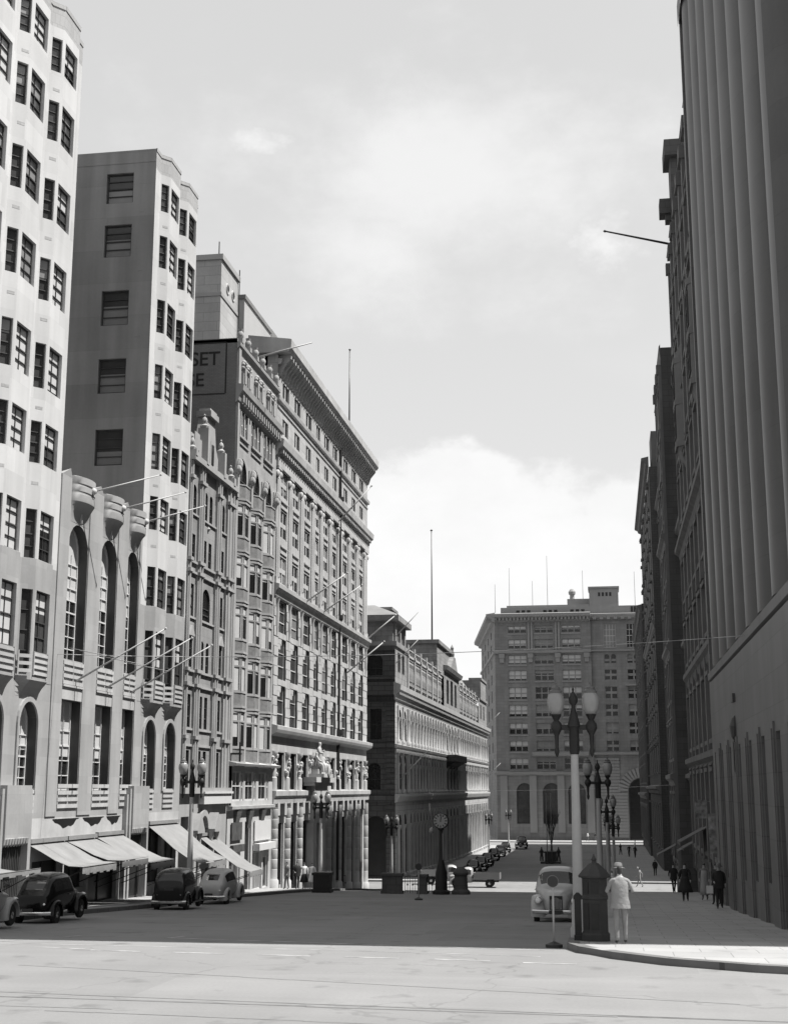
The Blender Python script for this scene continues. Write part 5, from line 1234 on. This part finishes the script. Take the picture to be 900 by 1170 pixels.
# ================================================================== CLOCK AND UNDERGROUND ENTRANCE RAILINGS
ck = thing('street_clock', 'street clock with a round pale numbered face on a dark column in the roadway', 'clock', (-9.75, 79.5, gz(79.5)+.02))
mb = MB(); mb.lathe((0, 0, 0), [(.5, 0), (.5, .18), (.36, .26), (.33, 1.2), (.2, 1.7), (.14, 2.0), (.11, 3.55), (.2, 3.62), (.1, 3.7)], 12); mb.build('column', iron, ck, auto=40)
mb = MB(); mb.box(.1, .13, -.14, -.1, 1.9, 3.4); mb.build('strip', pole_m, ck)
mb = MB(); rg = [[(r_*math.cos(2*math.pi*k/24), y_, 4.1+r_*math.sin(2*math.pi*k/24)) for k in range(24)] for r_, y_ in ((.42, -.15), (.47, -.1), (.47, .1), (.42, .15))]
mb.rings(rg); mb.build('case', iron, ck, auto=40)
mb = MB(); mb.poly([(.41*math.cos(2*math.pi*k/24), -.155, 4.1+.41*math.sin(2*math.pi*k/24)) for k in range(24)]); fa = mb.build('dial', mat('clock_dial', .3, .5, .06, 4.0), ck)
mb = MB()
for k in range(12):
    a = 2*math.pi*k/12; d = Vector((math.sin(a), 0, math.cos(a))); s_ = Vector((math.cos(a), 0, -math.sin(a))); c = Vector((0, -.16, 4.1))
    mb.poly([c+d*.25+s_*-.025, c+d*.25+s_*.025, c+d*.38+s_*.035, c+d*.38+s_*-.035])
for a, ln, wd in ((R(12), .33, .022), (R(5), .22, .03)):
    d = Vector((math.sin(a), 0, math.cos(a))); s_ = Vector((math.cos(a), 0, -math.sin(a))); c = Vector((0, -.165, 4.1)); mb.poly([c-d*.06-s_*wd, c-d*.06+s_*wd, c+d*ln+s_*wd*.5, c+d*ln-s_*wd*.5])
mb.build('hands_and_numerals', iron, fa)
mb = MB(); mb.lathe((-.52, -.1, 3.55), [(.0, -.2), (.12, -.1), (.15, .02), (.09, .16), (0, .22)], 10); mb.build('globe', opal, ck, smooth=True)
def railing(name, lab, x0, x1, y, h=1.0, gap=.14, y1=None, solid=False):
    t = thing(name, lab, 'railing', ((x0+x1)/2, y, gz(y)+.02)); L_ = (x1-x0)/2
    mb = MB()
    for z in (.16, h-.04): mb.box(-L_, L_, -.02, .02, z-.02, z+.02)
    mb.build('rail', iron, t)
    mb = MB(); nb = int((x1-x0)/gap)
    for k in range(nb+1):
        x = -L_+2*L_*k/nb; mb.box(x-.012, x+.012, -.012, .012, .02, h)
        mb.box(x-.045, x+.045, -.008, .008, h*.45, h*.55) if k % 2 else None
    mb.build('bars', iron, t)
    return t
def pier_(lab, x, y, wx, wy, h, m=None, round_=False):
    t = thing('stone_pier', lab, 'pier', (x, y, gz(y)+.01)); mb = MB(); m = m or stone_r2
    if round_: mb.lathe((0, 0, 0), [(wx*.72, 0), (wx*.72, .18), (wx*.55, .3), (wx*.5, h-.25), (wx*.58, h-.2)], 14)
    else: mb.box(-wx/2-.06, wx/2+.06, -wy/2-.06, wy/2+.06, 0, .16); mb.box(-wx/2, wx/2, -wy/2, wy/2, .16, h-.15)
    mb.build('shaft', m, t, auto=40 if round_ else None); mb = MB()
    if round_: mb.lathe((0, 0, 0), [(wx*.6, h-.2), (wx*.62, h-.1), (wx*.45, h+.1), (wx*.2, h+.22), (0, h+.25)], 14)
    else: mb.box(-wx/2-.07, wx/2+.07, -wy/2-.07, wy/2+.07, h-.15, h)
    mb.build('cap', m, t, auto=40 if round_ else None); return t
pier_('wide low dark panelled pier left of the street clock', -12.7, 80.2, 1.15, .5, 1.15)
pier_('narrow dark pier between the railings, left of the street clock', -10.95, 80.4, .5, .5, 1.1)
pier_('rounded dark pier with a domed cap right of the street clock', -8.72, 80.4, .75, .6, 1.3, round_=True)
railing('iron_railing', 'iron railing between the wide low pier and the narrow pier', -12.0, -11.25, 80.5)
railing('iron_railing', 'iron railing between the narrow pier and the street clock', -10.6, -10.2, 80.5); railing('iron_railing', 'iron railing between the street clock and the rounded pier', -9.4, -9.15, 80.5)
pier_('bulky dark ironwork pier on the left kerb near the bank lamp', -17.0, 81.0, 1.0, .8, 1.15, iron)
railing('iron_railing', 'iron railing along the kerb in front of the shaded bank columns', -17.9, -17.75, 92.0)
t = thing('folding_trestle', 'white folding trestle standing on the pavement by the bulky pier', 'trestle', (-17.9, 86.2, gz(86.2)+.14))
for sx in (-.32, .32):
    mb = MB()
    mb.tube((sx, -.25, 0), (sx*.7, 0, 1.0), .03, .03, 6); mb.tube((sx, .25, 0), (sx*.7, 0, 1.0), .03, .03, 6); mb.build('leg', white_paint, t)
mb = MB(); mb.box(-.4, .4, -.05, .05, .95, 1.05); mb.build('top_bar', white_paint, t)
t = thing('sandwich_board', 'pale hinged sandwich board on the pavement before the big dark arch', 'sign', (-19.4, 121.0, gz(121)+.14))
mb = MB(); mb.hexa([(-.45, -.35, 0), (.45, -.35, 0), (.45, -.3, 0), (-.45, -.3, 0)], [(-.45, -.05, 1.3), (.45, -.05, 1.3), (.45, 0, 1.3), (-.45, 0, 1.3)]); mb.build('panel', white_paint, t)
mb = MB(); mb.hexa([(-.45, .3, 0), (.45, .3, 0), (.45, .35, 0), (-.45, .35, 0)], [(-.45, 0.02, 1.3), (.45, 0.02, 1.3), (.45, .07, 1.3), (-.45, .07, 1.3)]); mb.build('panel', white_paint, t)

# ================================================================== VEHICLES
def sub_body(mb, mats, par, names=('body', 'window'), lv=2):
    """subdivide a lofted shell, then split the glass faces off into a part of their own"""
    o = mb.build('tmp', mats); md = o.modifiers.new('s', 'SUBSURF'); md.levels = lv; md.render_levels = lv
    me = evalmesh(o, 'tmp'); old = o.data; bpy.data.objects.remove(o); bpy.data.meshes.remove(old)
    r = []
    for idx, nm in enumerate(names):
        fs = [p for p in me.polygons if p.material_index == idx]
        vm = {}; v = []; f_ = []
        for p in fs:
            q = []
            for i in p.vertices:
                if i not in vm: vm[i] = len(v); v.append(tuple(me.vertices[i].co))
                q.append(vm[i])
            f_.append(q)
        m2 = bpy.data.meshes.new(nm); m2.from_pydata(v, [], f_); m2.materials.append(mats[idx])
        for p in m2.polygons: p.use_smooth = True
        b = bpy.data.objects.new(nm, m2); COL.objects.link(b); b.parent = par; r.append(b)
    bpy.data.meshes.remove(me); return r
def wheel(par, x, y, r=.33, wd=.16, m=chrome):
    mb = MB(); mb.lathe((x, y, r), [(r*.6, -wd/2), (r*.92, -wd/2), (r, -wd*.3), (r, wd*.3), (r*.92, wd/2), (r*.6, wd/2)], 20, axis='x'); w_ = mb.build('wheel', tyre_m, par, auto=40)
    s_ = 1 if x > 0 else -1; mb = MB(); mb.lathe((x, y, r), [(r*.62, s_*wd*.2), (r*.5, s_*wd*.45), (r*.34, s_*wd*.42), (r*.3, s_*wd*.62), (0, s_*wd*.72)], 16, axis='x'); mb.build('hubcap', m, w_, smooth=True)
def fender(par, x, y, r, wd, a0, a1, m, z=.33, flare=0.0, tail=None):
    mb = MB(); rg = []; n = 12; s_ = 1 if x > 0 else -1
    for k in range(n+1):
        a = R(a0+(a1-a0)*k/n); rr = r*(1+flare*k/n); ring = []
        cy, cz = y+rr*math.cos(a), z+rr*math.sin(a); d = (math.cos(a), math.sin(a))
        for q in range(8):
            t = math.pi*q/7; ring.append((x-s_*wd*.5+s_*wd*(.5-.5*math.cos(t))*1.0, cy+d[0]*.09*math.sin(t), cz+d[1]*.09*math.sin(t)))
        ring += [(x+s_*wd*.5, cy-d[0]*.05, cz-d[1]*.05), (x-s_*wd*.5, cy-d[0]*.05, cz-d[1]*.05)]
        rg.append(ring)
    mb.rings(rg, 0); return mb.build('mudguard', m, par, auto=50)
SEDAN = [(-2.0, .42, .62, .34, .5, .24, .72), (-1.92, .32, .92, .6, .66, .44, 1.0), (-1.6, .3, 1.0, .68, .8, .52, 1.14), (-1.3, .3, 1.02, .71, .98, .58, 1.5), (-.9, .3, 1.03, .74, 1.0, .62, 1.66), (.1, .3, 1.03, .74, 1.0, .62, 1.69), (.42, .3, 1.03, .73, .99, .6, 1.62), (.7, .3, 1.04, .7, .98, .54, 1.12), (1.2, .3, 1.0, .56, .9, .38, 1.09), (1.75, .3, .94, .44, .84, .26, 1.04), (2.0, .34, .86, .36, .74, .18, .96), (2.08, .42, .7, .26, .6, .12, .82)]
BOXY = [(-1.85, .42, .8, .5, .6, .5, 1.0), (-1.8, .32, 1.0, .66, .7, .62, 1.3), (-1.74, .3, 1.05, .7, 1.05, .64, 1.66), (-1.3, .3, 1.06, .72, 1.06, .62, 1.76), (-.4, .3, 1.07, .73, 1.07, .62, 1.78), (.3, .3, 1.07, .72, 1.07, .61, 1.74), (.5, .3, 1.06, .7, 1.06, .58, 1.6), (.66, .3, 1.06, .62, 1.02, .5, 1.18), (1.1, .3, 1.02, .46, .92, .3, 1.12), (1.7, .32, .98, .36, .88, .24, 1.1), (1.78, .4, .9, .32, .74, .2, 1.04)]
def make_car(label, kind, paint, group, loc, rz, sc_=1.0, lv=2, front_detail=True):
    t = thing('parked_car', label, 'car', loc, rz, group); st = SEDAN if kind == 'sedan' else BOXY
    mb = MB(); rg = []
    for (y, zb, zs, w_, zm, wt, zt) in st:
        pts = [(0, zb), (w_*.85, zb), (w_, zm), (w_*.97, zs), (wt, zs+(zt-zs)*.86), (wt*.62, zt), (0, zt+.01)]
        rg.append([(x, y, z) for x, z in pts] + [(-x, y, z) for x, z in pts[-2:0:-1]])
    mb.rings(rg, 0); n = len(rg[0])
    # glass: side strip on the cabin stations, windscreen, back light
    def setg(a, k): mb.m[a*n+k] = 1
    rng = range(3, 6) if kind == 'sedan' else range(2, 5)
    for a in rng: setg(a, 3); setg(a, n-4)
    ws = (6,) if kind == 'sedan' else (6,)
    for a in ws:
        for k in (4, 5, n-6, n-5): setg(a, k)
    for a in ((2,) if kind == 'sedan' else (1,)):
        for k in ((5, n-6) if kind == 'sedan' else (3, 4, 5, n-6, n-5, n-4)):
            setg(a, k)
    sub_body(mb, [paint, car_glass], t, lv=lv)
    yr, yf = (-1.2, 1.35) if kind == 'sedan' else (-1.25, 1.25)
    for x in (-.64, .64):
        for y in (yr, yf): wheel(t, x, y, .33)
        fender(t, x*.9, yf, .43, .44, -10, 192, paint, flare=.2); fender(t, x*.92, yr, .42, .40, -12, 192, paint, flare=.05)
    for y, s_ in ((st[-1][0]+.1, 1), (st[0][0]-.12, -1)):
        mb = MB(); mb.rings([[(x, y-s_*.18*(abs(x)/.75)**3+q[0], .42+q[1]) for q in ((0, -.06), (.045*s_, -.03), (.045*s_, .03), (0, .06), (-.02*s_, 0))] for x in [-.75+.15*k for k in range(11)]]); mb.build('bumper', chrome, t, auto=50)
    if front_detail:
        y = st[-1][0]
        mb = MB()
        for k in range(9): x = -.16+.04*k; mb.box(x-.008, x+.008, y-.02, y+.03, .5, .86-abs(x)*.4)
        gr_ = mb.build('grille', chrome, t); mb = MB(); mb.box(-.2, .2, y-.04, y+.012, .48, .9); mb.build('grille_back', iron, gr_)
        for x in (-.56, .56):
            mb = MB(); rr = [[(x+r_*math.cos(2*math.pi*k/14), yf+.56+yy, .74+r_*math.sin(2*math.pi*k/14)) for k in range(14)] for r_, yy in ((.03, -.25), (.1, -.12), (.125, .0), (.105, .05))]
            mb.rings(rr); hl = mb.build('headlight', chrome, t, auto=50)
            mb = MB(); mb.rings([[(x+r_*math.cos(2*math.pi*k/14), yf+.56+yy, .74+r_*math.sin(2*math.pi*k/14)) for k in range(14)] for r_, yy in ((.1, .052), (.06, .075), (.01, .08))]); mb.build('lens', lens_m, hl, smooth=True)
        mb = MB()
        mb.box(-.22, .22, y+.145, y+.16, .38, .48); mb.box(-.2, .2, st[0][0]-.18, st[0][0]-.165, .5, .6) if kind == 'sedan' else mb.box(-.2, .2, st[0][0]-.03, st[0][0]-.015, .9, 1.0); mb.build('number_plate', grey_iron, t)
        for x in (-.5, .5):
            mb = MB(); mb.lathe((x, st[0][0]+.06, .72), [(0, -.05), (.05, 0), (0, .05)], 8); mb.build('tail_light', lens_m, t)
    if kind != 'sedan':
        for x in (-.73, .73): mb = MB(); mb.box(x-.12, x+.12, -.85, .9, .3, .36); mb.build('running_board', paint, t)
    for x in (-.755, .755): mb = MB(); mb.box(x-.02, x+.02, -.2, -.05, .93, .955); mb.build('door_handle', chrome, t)
    t.scale = (sc_, sc_, sc_); return t
gl_ = 'cars parked along the left kerb'
make_car('black rounded sedan parked at the left kerb, seen from behind', 'sedan', car_black, gl_, (-17.35, 41.4, gz(41.4)+.004), R(3), .88)
make_car('pale fronted car cut by the left edge, behind the black sedan', 'sedan', car_grey, gl_, (-17.3, 36.1, gz(36.1)+.004), R(3), .88)
make_car('dark upright older car with a boxy cabin parked by the pylon doorway', 'boxy', car_dark, gl_, (-17.1, 53.6, gz(53.6)+.004), R(5), .9)
make_car('pale grey rounded sedan parked ahead of the boxy dark car', 'sedan', car_pale, gl_, (-17.1, 59.6, gz(59.6)+.004), R(1), .88)
make_car('pale sedan facing the viewer at the right kerb behind the iron pillar', 'sedan', car_pale, 'cars at the right kerb', (-1.86, 47.8, gz(47.8)+.004), R(180), 1.04)
far_cars = [(-14.9, 150, car_black, 'black sedan parked nearest the side street in the shaded arcade row'), (-15.3, 163, car_dark, 'second dark sedan in the row along the arcade'), (-15.9, 178, car_black, 'third dark sedan in the row along the arcade'), (-16.4, 194, car_dark, 'fourth dark sedan in the row, where the arcade turns sunlit'), (-16.6, 208, car_grey, 'grey sedan parked in front of the sunlit end of the arcade'), (-16.8, 221, car_black, 'black sedan farthest down the row along the arcade')]
base_car = None
for k, (x, y, m, lab) in enumerate(far_cars):
    if m is car_grey or k == 0: c = make_car(lab, 'sedan', m, 'cars parked along the arcade', (x, y, gz(y)+.004), R(180), 1.0, lv=1)
    else: c = copy_tree(base_car); c.location = (x, y, gz(y)+.004); c['label'] = lab
    if k == 0: base_car = c
c = copy_tree(base_car); c.location = (-15.2, 236, gz(236)+.004); c.scale = (1.25, 1.15, 1.25); c['label'] = 'larger dark car at the far corner below the distant lamp'
# delivery truck crossing in the sunlit side street
t = thing('delivery_truck', 'pale small open-backed truck crossing in the sunlit side street', 'truck', (-12.6, 127.0, gz(127)+.004), R(90))
mb = MB(); rg = []
for (y, zb, zs, w_, zm, wt, zt) in [(.05, .45, 1.0, .7, .8, .6, 1.5), (.1, .4, 1.1, .74, .8, .62, 1.75), (.5, .4, 1.1, .74, .8, .62, 1.8), (.95, .4, 1.1, .73, .8, .6, 1.72), (1.2, .4, 1.08, .7, .8, .55, 1.25), (1.6, .4, 1.0, .52, .8, .34, 1.15), (2.1, .42, .95, .44, .8, .28, 1.08), (2.25, .5, .85, .34, .7, .2, .98)]:
    pts = [(0, zb), (w_*.85, zb), (w_, zm), (w_*.97, zs), (wt, zs+(zt-zs)*.86), (wt*.62, zt), (0, zt+.01)]; rg.append([(x, y, z) for x, z in pts]+[(-x, y, z) for x, z in pts[-2:0:-1]])
mb.rings(rg, 0); n = 12
for a, k in ((1, 3), (2, 3), (1, 8), (2, 8), (3, 4), (3, 5), (3, 6), (3, 7)): mb.m[a*n+k] = 1
sub_body(mb, [car_pale, car_glass], t, ('cab', 'window'), 1)
mb = MB(); mb.box(-.85, .85, -2.4, -.05, .75, .82); mb.box(-.88, -.84, -2.4, -.05, .75, 1.3); mb.box(.84, .88, -2.4, -.05, .75, 1.3); mb.box(-.88, .88, -2.44, -2.4, .75, 1.3); mb.box(-.88, .88, -.09, -.05, .75, 1.3); mb.build('tray', car_grey, t)
mb = MB(); mb.box(-.35, .35, -2.3, 2.1, .48, .6); mb.build('chassis', iron, t)
for x in (-.68, .68):
    for y in (-1.5, 1.55): wheel(t, x, y, .38, .18)
    fender(t, x, 1.55, .48, .32, -10, 190, car_pale, z=.38)
c = copy_tree(t); c.location = (-15.6, 131.2, gz(131.2)+.004); c.rotation_euler.z = R(-80)
c['label'] = 'second pale truck partly hidden behind the piers by the clock, facing the other way'

# ================================================================== PEOPLE
def person(label, loc, rz, h=1.72, top=cl_dark, legs=cl_dark, stride=.18, skirt=None, hat=None, coat=None, arms='walk', pack=None, hair=hair_m, sub=1, group=None, lean=0.0):
    t = thing('person', label, 'person', (loc[0], loc[1], loc[2]), rz, group); k = h/1.75; s_ = stride
    nd = [((0, 0, .95), .145, .105), ((0, .01, 1.12), .135, .095), ((0, .0, 1.3), .165, .11), ((0, -.01, 1.44), .12, .085), ((0, .0, 1.52), .05, .052), ((0, .02, 1.6), .07, .085), ((0, .015, 1.7), .066, .08), ((0, .01, 1.75), .04, .05),
          ((.095, 0, .88), .09, .095), ((.1, s_*.55+.02, .5), .065, .07), ((.1, s_*.9, .1), .042, .048), ((.11, s_*.9+.14, .045), .04, .03),
          ((-.095, 0, .88), .09, .095), ((-.1, -s_*.35+.03, .5), .065, .07), ((-.1, -s_*1.0, .1), .042, .048), ((-.11, -s_*1.0+.14, .045), .04, .03)]
    ed = [(0, 1), (1, 2), (2, 3), (3, 4), (4, 5), (5, 6), (6, 7), (0, 8), (8, 9), (9, 10), (10, 11), (0, 12), (12, 13), (13, 14), (14, 15)]
    def arm(sx, el, ha):
        i = len(nd); nd.extend([((sx*.19, -.01, 1.41), .062), (el, .048), (ha, .034), ((ha[0]+(ha[0]-el[0])*.3, ha[1]+(ha[1]-el[1])*.3, ha[2]+(ha[2]-el[2])*.3), .036, .022)])
        ed.extend([(3, i), (i, i+1), (i+1, i+2), (i+2, i+3)])
    if arms == 'walk': arm(1, (.25, -.1-s_*.3, 1.16), (.25, -.02-s_*.6, .93)); arm(-1, (-.25, .0+s_*.3, 1.16), (-.24, .14+s_*.5, .95))
    elif arms == 'front': arm(1, (.30, -.04, 1.17), (.12, .24, 1.22)); arm(-1, (-.31, .0, 1.16), (-.1, .25, 1.2))
    elif arms == 'hold': arm(1, (.26, .0, 1.16), (.2, .22, 1.05)); arm(-1, (-.25, -.05, 1.16), (-.25, -.02, .92))
    def rule(c):
        z = c.z
        if z < .09: return 4
        if abs(c.x) > .17 and z < (.99 if arms == 'walk' or (arms == 'hold' and c.x < 0) else 0): return 2
        if arms != 'walk' and c.y > .2 and z > 1.0: return 2
        if z > 1.5: return 3 if (z > 1.665 or (c.y < -.01 and z > 1.56)) else 2
        if z < .93 and abs(c.x) < .2: return 1
        return 0
    b = skinned('body', nd, ed, None, t, sub, mats=[top, legs, skin_m, hair, shoe_m], rule=rule, scale=k)
    if coat is not None:                          # jacket: a loose shell over the torso ending in a hem
        mb = MB(); rg = []
        for z, wx, wy, dy in ((.80, .235, .165, 0), (.9, .225, .155, 0), (1.08, .2, .14, 0), (1.25, .215, .145, 0), (1.38, .22, .13, 0), (1.45, .15, .1, -.005), (1.49, .075, .08, -.01)):
            rg.append([(wx*k*math.copysign(abs(math.cos(a))**.85, math.cos(a)), (wy*math.sin(a)+dy)*k, z*k) for a in [2*math.pi*q/18 for q in range(18)]])
        mb.rings(rg, caps=False); j = mb.build('jacket', coat, t, smooth=True); md = j.modifiers.new('s', 'SUBSURF'); md.levels = md.render_levels = 1
    if skirt is not None:
        m_, zt, zb, w_ = skirt; mb = MB(); rg = []
        for q in range(6):
            u = q/5; z = zt+(zb-zt)*u; r_ = .15+(w_-.15)*u
            rg.append([((r_+.02*math.sin(5*a)*u)*math.cos(a)*k, (r_*.8+.02*math.sin(5*a)*u)*math.sin(a)*k, z*k) for a in [2*math.pi*p/20 for p in range(20)]])
        mb.rings(rg, caps=True); mb.build('skirt', m_, t, smooth=True)
    if hat is not None:
        mb = MB(); mb.lathe((0, .012*k, 1.70*k), [(.0, .012), (.1, .005), (.155, -.015), (.16, -.005), (.1, .022), (.097, .09), (.07, .125), (.03, .115), (0, .12)], 16); hh = mb.build('hat', hat, t, smooth=True); hh.rotation_euler = (R(-6), 0, 0)
        mb = MB(); mb.lathe((0, .012*k, 1.70*k), [(.1, .024), (.1005, .05)], 16); mb.build('hat_band', cl_mid, hh, smooth=True)
    if pack is not None:
        (x, y, z, a, b_, c_, m_) = pack; t2 = thing('parcel', 'pale parcel in the hand of the man walking by the fluted building', 'parcel', (0, 0, 0)); t2.location = (loc[0]+x, loc[1]+y, loc[2]+z)
        mb = MB(); mb.box(-a/2, a/2, -b_/2, b_/2, -c_/2, c_/2); mb.build('wrapping', m_, t2); mb = MB(); mb.box(-a/2-.004, a/2+.004, -.01, .01, -c_/2-.004, c_/2+.004); mb.build('string', cl_mid, t2)
    return t
def G(x, y): return (x, y, gz(y)+.14)
person('man in a pale suit and hat seen from behind beside the iron pillar', G(.14, 32.55), R(6), 1.74, cl_pale, cl_trs, .05, hat=cl_pale, coat=cl_pale, arms='front', sub=2)
gR = 'people on the shaded right pavement'
person('woman in a dark full coat walking on the shaded right pavement', G(3.2, 64.5), R(180), 1.68, cl_dark, cl_dark, .16, skirt=(cl_dark, 1.15, .42, .36), group=gR)
person('woman in a long pale grey dress beside the shop on the shaded pavement', G(4.25, 67.5), R(170), 1.7, cl_mid, cl_mid, .08, skirt=(mat('cloth_ash', .26, .9, .1, 5.0), 1.4, .25, .22), group=gR)
person('man in a dark suit carrying pale parcels near the fluted building', G(4.15, 57.0), R(180), 1.72, cl_dark, cl_dark, .2, coat=cl_dark, arms='hold', pack=(-.38, -.15, .75, .26, .12, .3, white_paint), hat=cl_mid, group=gR)
person('man in black standing close behind the parcel carrier', G(4.3, 60.5), R(150), 1.7, cl_dark, cl_dark, .12, coat=cl_dark, group=gR)
person('dark suited man with a white collar striding at the side street corner', G(3.6, 86.0), R(190), 1.7, cl_dark, cl_dark, .3, coat=cl_dark, group=gR)
person('dark figure in the group beyond the woman in the dark coat', G(3.9, 78), R(10), 1.7, cl_dark, cl_mid, .2, group=gR)
person('pale dressed person crossing the sunlit side street on the right', (2.4, 130, gz(130)+.004), R(80), 1.72, cl_pale, cl_pale, .3, hat=cl_pale)
person('dark figure walking in shade just beyond the sunlit side street', G(4.4, 150), R(0), 1.72, cl_dark, cl_dark, .2, coat=cl_dark)
gF = 'small figures far down the right pavement'
for x, y, lab in ((1.2, 212, 'dark figure leftmost of the small far group'), (2.4, 206, 'dark figure in the middle of the small far group'), (3.2, 203, 'dark figure in front of the small far group'), (3.6, 226, 'pale topped figure at the back of the small far group')):
    person(lab, G(x, y), R(random.uniform(0, 360)), 1.72, cl_dark if 'dark' in lab else cl_white, cl_dark, .18, group=gF)
gM = 'people standing among the lamp posts'
person('pale shirted person among the distant lamp posts', G(-.1, 118.5), R(20), 1.7, cl_white, cl_mid, .1, group=gM); person('grey clad person standing left of the pale shirted one by the lamp posts', G(-.6, 115), R(-60), 1.7, cl_mid, cl_white, .1, group=gM)
gB = 'people on the sunny pavement by the bank'
person('man in a grey suit standing by the sunlit bank columns', G(-19.55, 82.6), R(140), 1.62, cl_mid, cl_mid, .08, coat=cl_mid, group=gB)
person('man in a black coat talking by the sunlit bank columns', G(-19.2, 83.8), R(-150), 1.66, cl_dark, cl_dark, .08, coat=cl_dark, arms='hold', group=gB)
person('woman in a white blouse and dark skirt walking past the bank', G(-18.85, 84.2), R(-160), 1.6, cl_white, skin_m, .2, skirt=(cl_dark, 1.0, .45, .3), group=gB)
person('woman in a white dress beside the bulky pier on the left kerb', G(-18.5, 84.9), R(-170), 1.58, cl_white, skin_m, .12, skirt=(cl_white, 1.05, .45, .26), group=gB)
person('pale dressed figure standing on the corner before the big dark arch', G(-18.9, 117.0), R(180), 1.5, cl_white, cl_pale, .06)
for x, y, lab in ((-4.6, 268.5, 'tiny pale walker in front of the far office block'), (-3.2, 269.5, 'tiny dark walker in front of the far office block')): person(lab, G(x, y), R(90), 1.75, cl_white if 'pale' in lab else cl_dark, cl_mid, .25)

# ================================================================== MEMORIAL AND BARE TREE IN THE ROADWAY
mt = thing('war_memorial', 'dark block memorial with two standing bronze figures in the middle of the far road', 'memorial', (-8.2, 188, gz(188)))
mb = MB(); mb.box(-1.3, 1.3, -2.2, 2.2, 0, .25); mb.box(-.75, .75, -1.3, 1.3, .25, 1.35); mb.box(-.85, .85, -1.4, 1.4, 1.35, 1.55); mb.build('block', bronze, mt)
for x in (-1.15, 1.1):
    nd = [((0, 0, .95), .16, .12), ((0, 0, 1.3), .18, .12), ((0, 0, 1.52), .06), ((0, 0, 1.68), .09), ((.12, 0, .5), .1), ((.13, 0, .03), .08), ((-.12, 0, .5), .1), ((-.13, 0, .03), .08), ((.26, .05, 1.1), .07), ((.1, .2, .95), .05), ((-.26, .05, 1.1), .07), ((-.1, .2, .95), .05)]
    skinned('figure', nd, [(0, 1), (1, 2), (2, 3), (0, 4), (4, 5), (0, 6), (6, 7), (1, 8), (8, 9), (1, 10), (10, 11)], bronze, mt, 1, (x, -1.7, .25), R(180), scale=1.15)
for x, lab in ((-8.55, 'thin pale flagpole on the left of the far memorial'), (-7.95, 'thin pale flagpole on the right of the far memorial')):
    t = thing('flagpole', lab, 'flagpole', (x, 185.4, gz(185.4)), 0, 'flagpoles at the memorial'); mb = MB(); mb.tube((0, 0, .2), (0, 0, 9.2), .06, .04, 8); mb.build('pole', mat('flag_grey', .2, .6, .1), t, smooth=True); mb = MB(); mb.lathe((0, 0, 0), [(.25, 0), (.22, .2), (.08, .25)], 10); mb.build('base', iron, t)
t = thing('bare_tree', 'bare vase-shaped tree rising behind the memorial in the far road', 'tree', (-8.25, 192, gz(192)))
mb = MB(); rg = random.Random(4); mb.tube((0, 0, 0), (0, 0, 2.2), .2, .13, 8); mb.build('trunk', bark, t, smooth=True); mb = MB()
def br(p, d, ln, r, dep):
    e = p+d*ln; mb.tube(p, e, r, r*.7, 5 if dep > 1 else 4)
    if dep == 0: return
    for q in range(4 if dep > 2 else 3):
        nd_ = (d+Vector((rg.uniform(-.26, .26), rg.uniform(-.26, .26), rg.uniform(0, .3)))).normalized(); br(p.lerp(e, rg.uniform(.55, 1)), nd_, ln*rg.uniform(.6, .85), r*.62, dep-1)
for k in range(7):
    a = 2*math.pi*k/7; br(Vector((0, 0, 1.9)), Vector((.16*math.cos(a), .16*math.sin(a), 1)).normalized(), 2.2, .045, 3)
mb.build('crown', bark, t)

# ================================================================== OVERHEAD WIRES
def wire(p0, p1, sag, r, lab):
    mb = MB(); n = 24; p0, p1 = Vector(p0), Vector(p1)
    pts = [p0.lerp(p1, k/n)-Vector((0, 0, sag*4*(k/n)*(1-k/n))) for k in range(n+1)]
    mb.path([tuple(p) for p in pts], r, 5); return tag(mb.build('overhead_wire', mat('wire_grey', .45, .5, .1), None, smooth=True), lab, 'wire', 'wires strung across the street')
wire((XL, 50.5, 15.2), (XR, 47, 15.1), .35, .012, 'thin span wire crossing high above the street from the arched windows')
wire((XL, 140, 9.9), (6.5, 140, 10.4), .3, .014, 'thin span wire crossing low over the far side street')
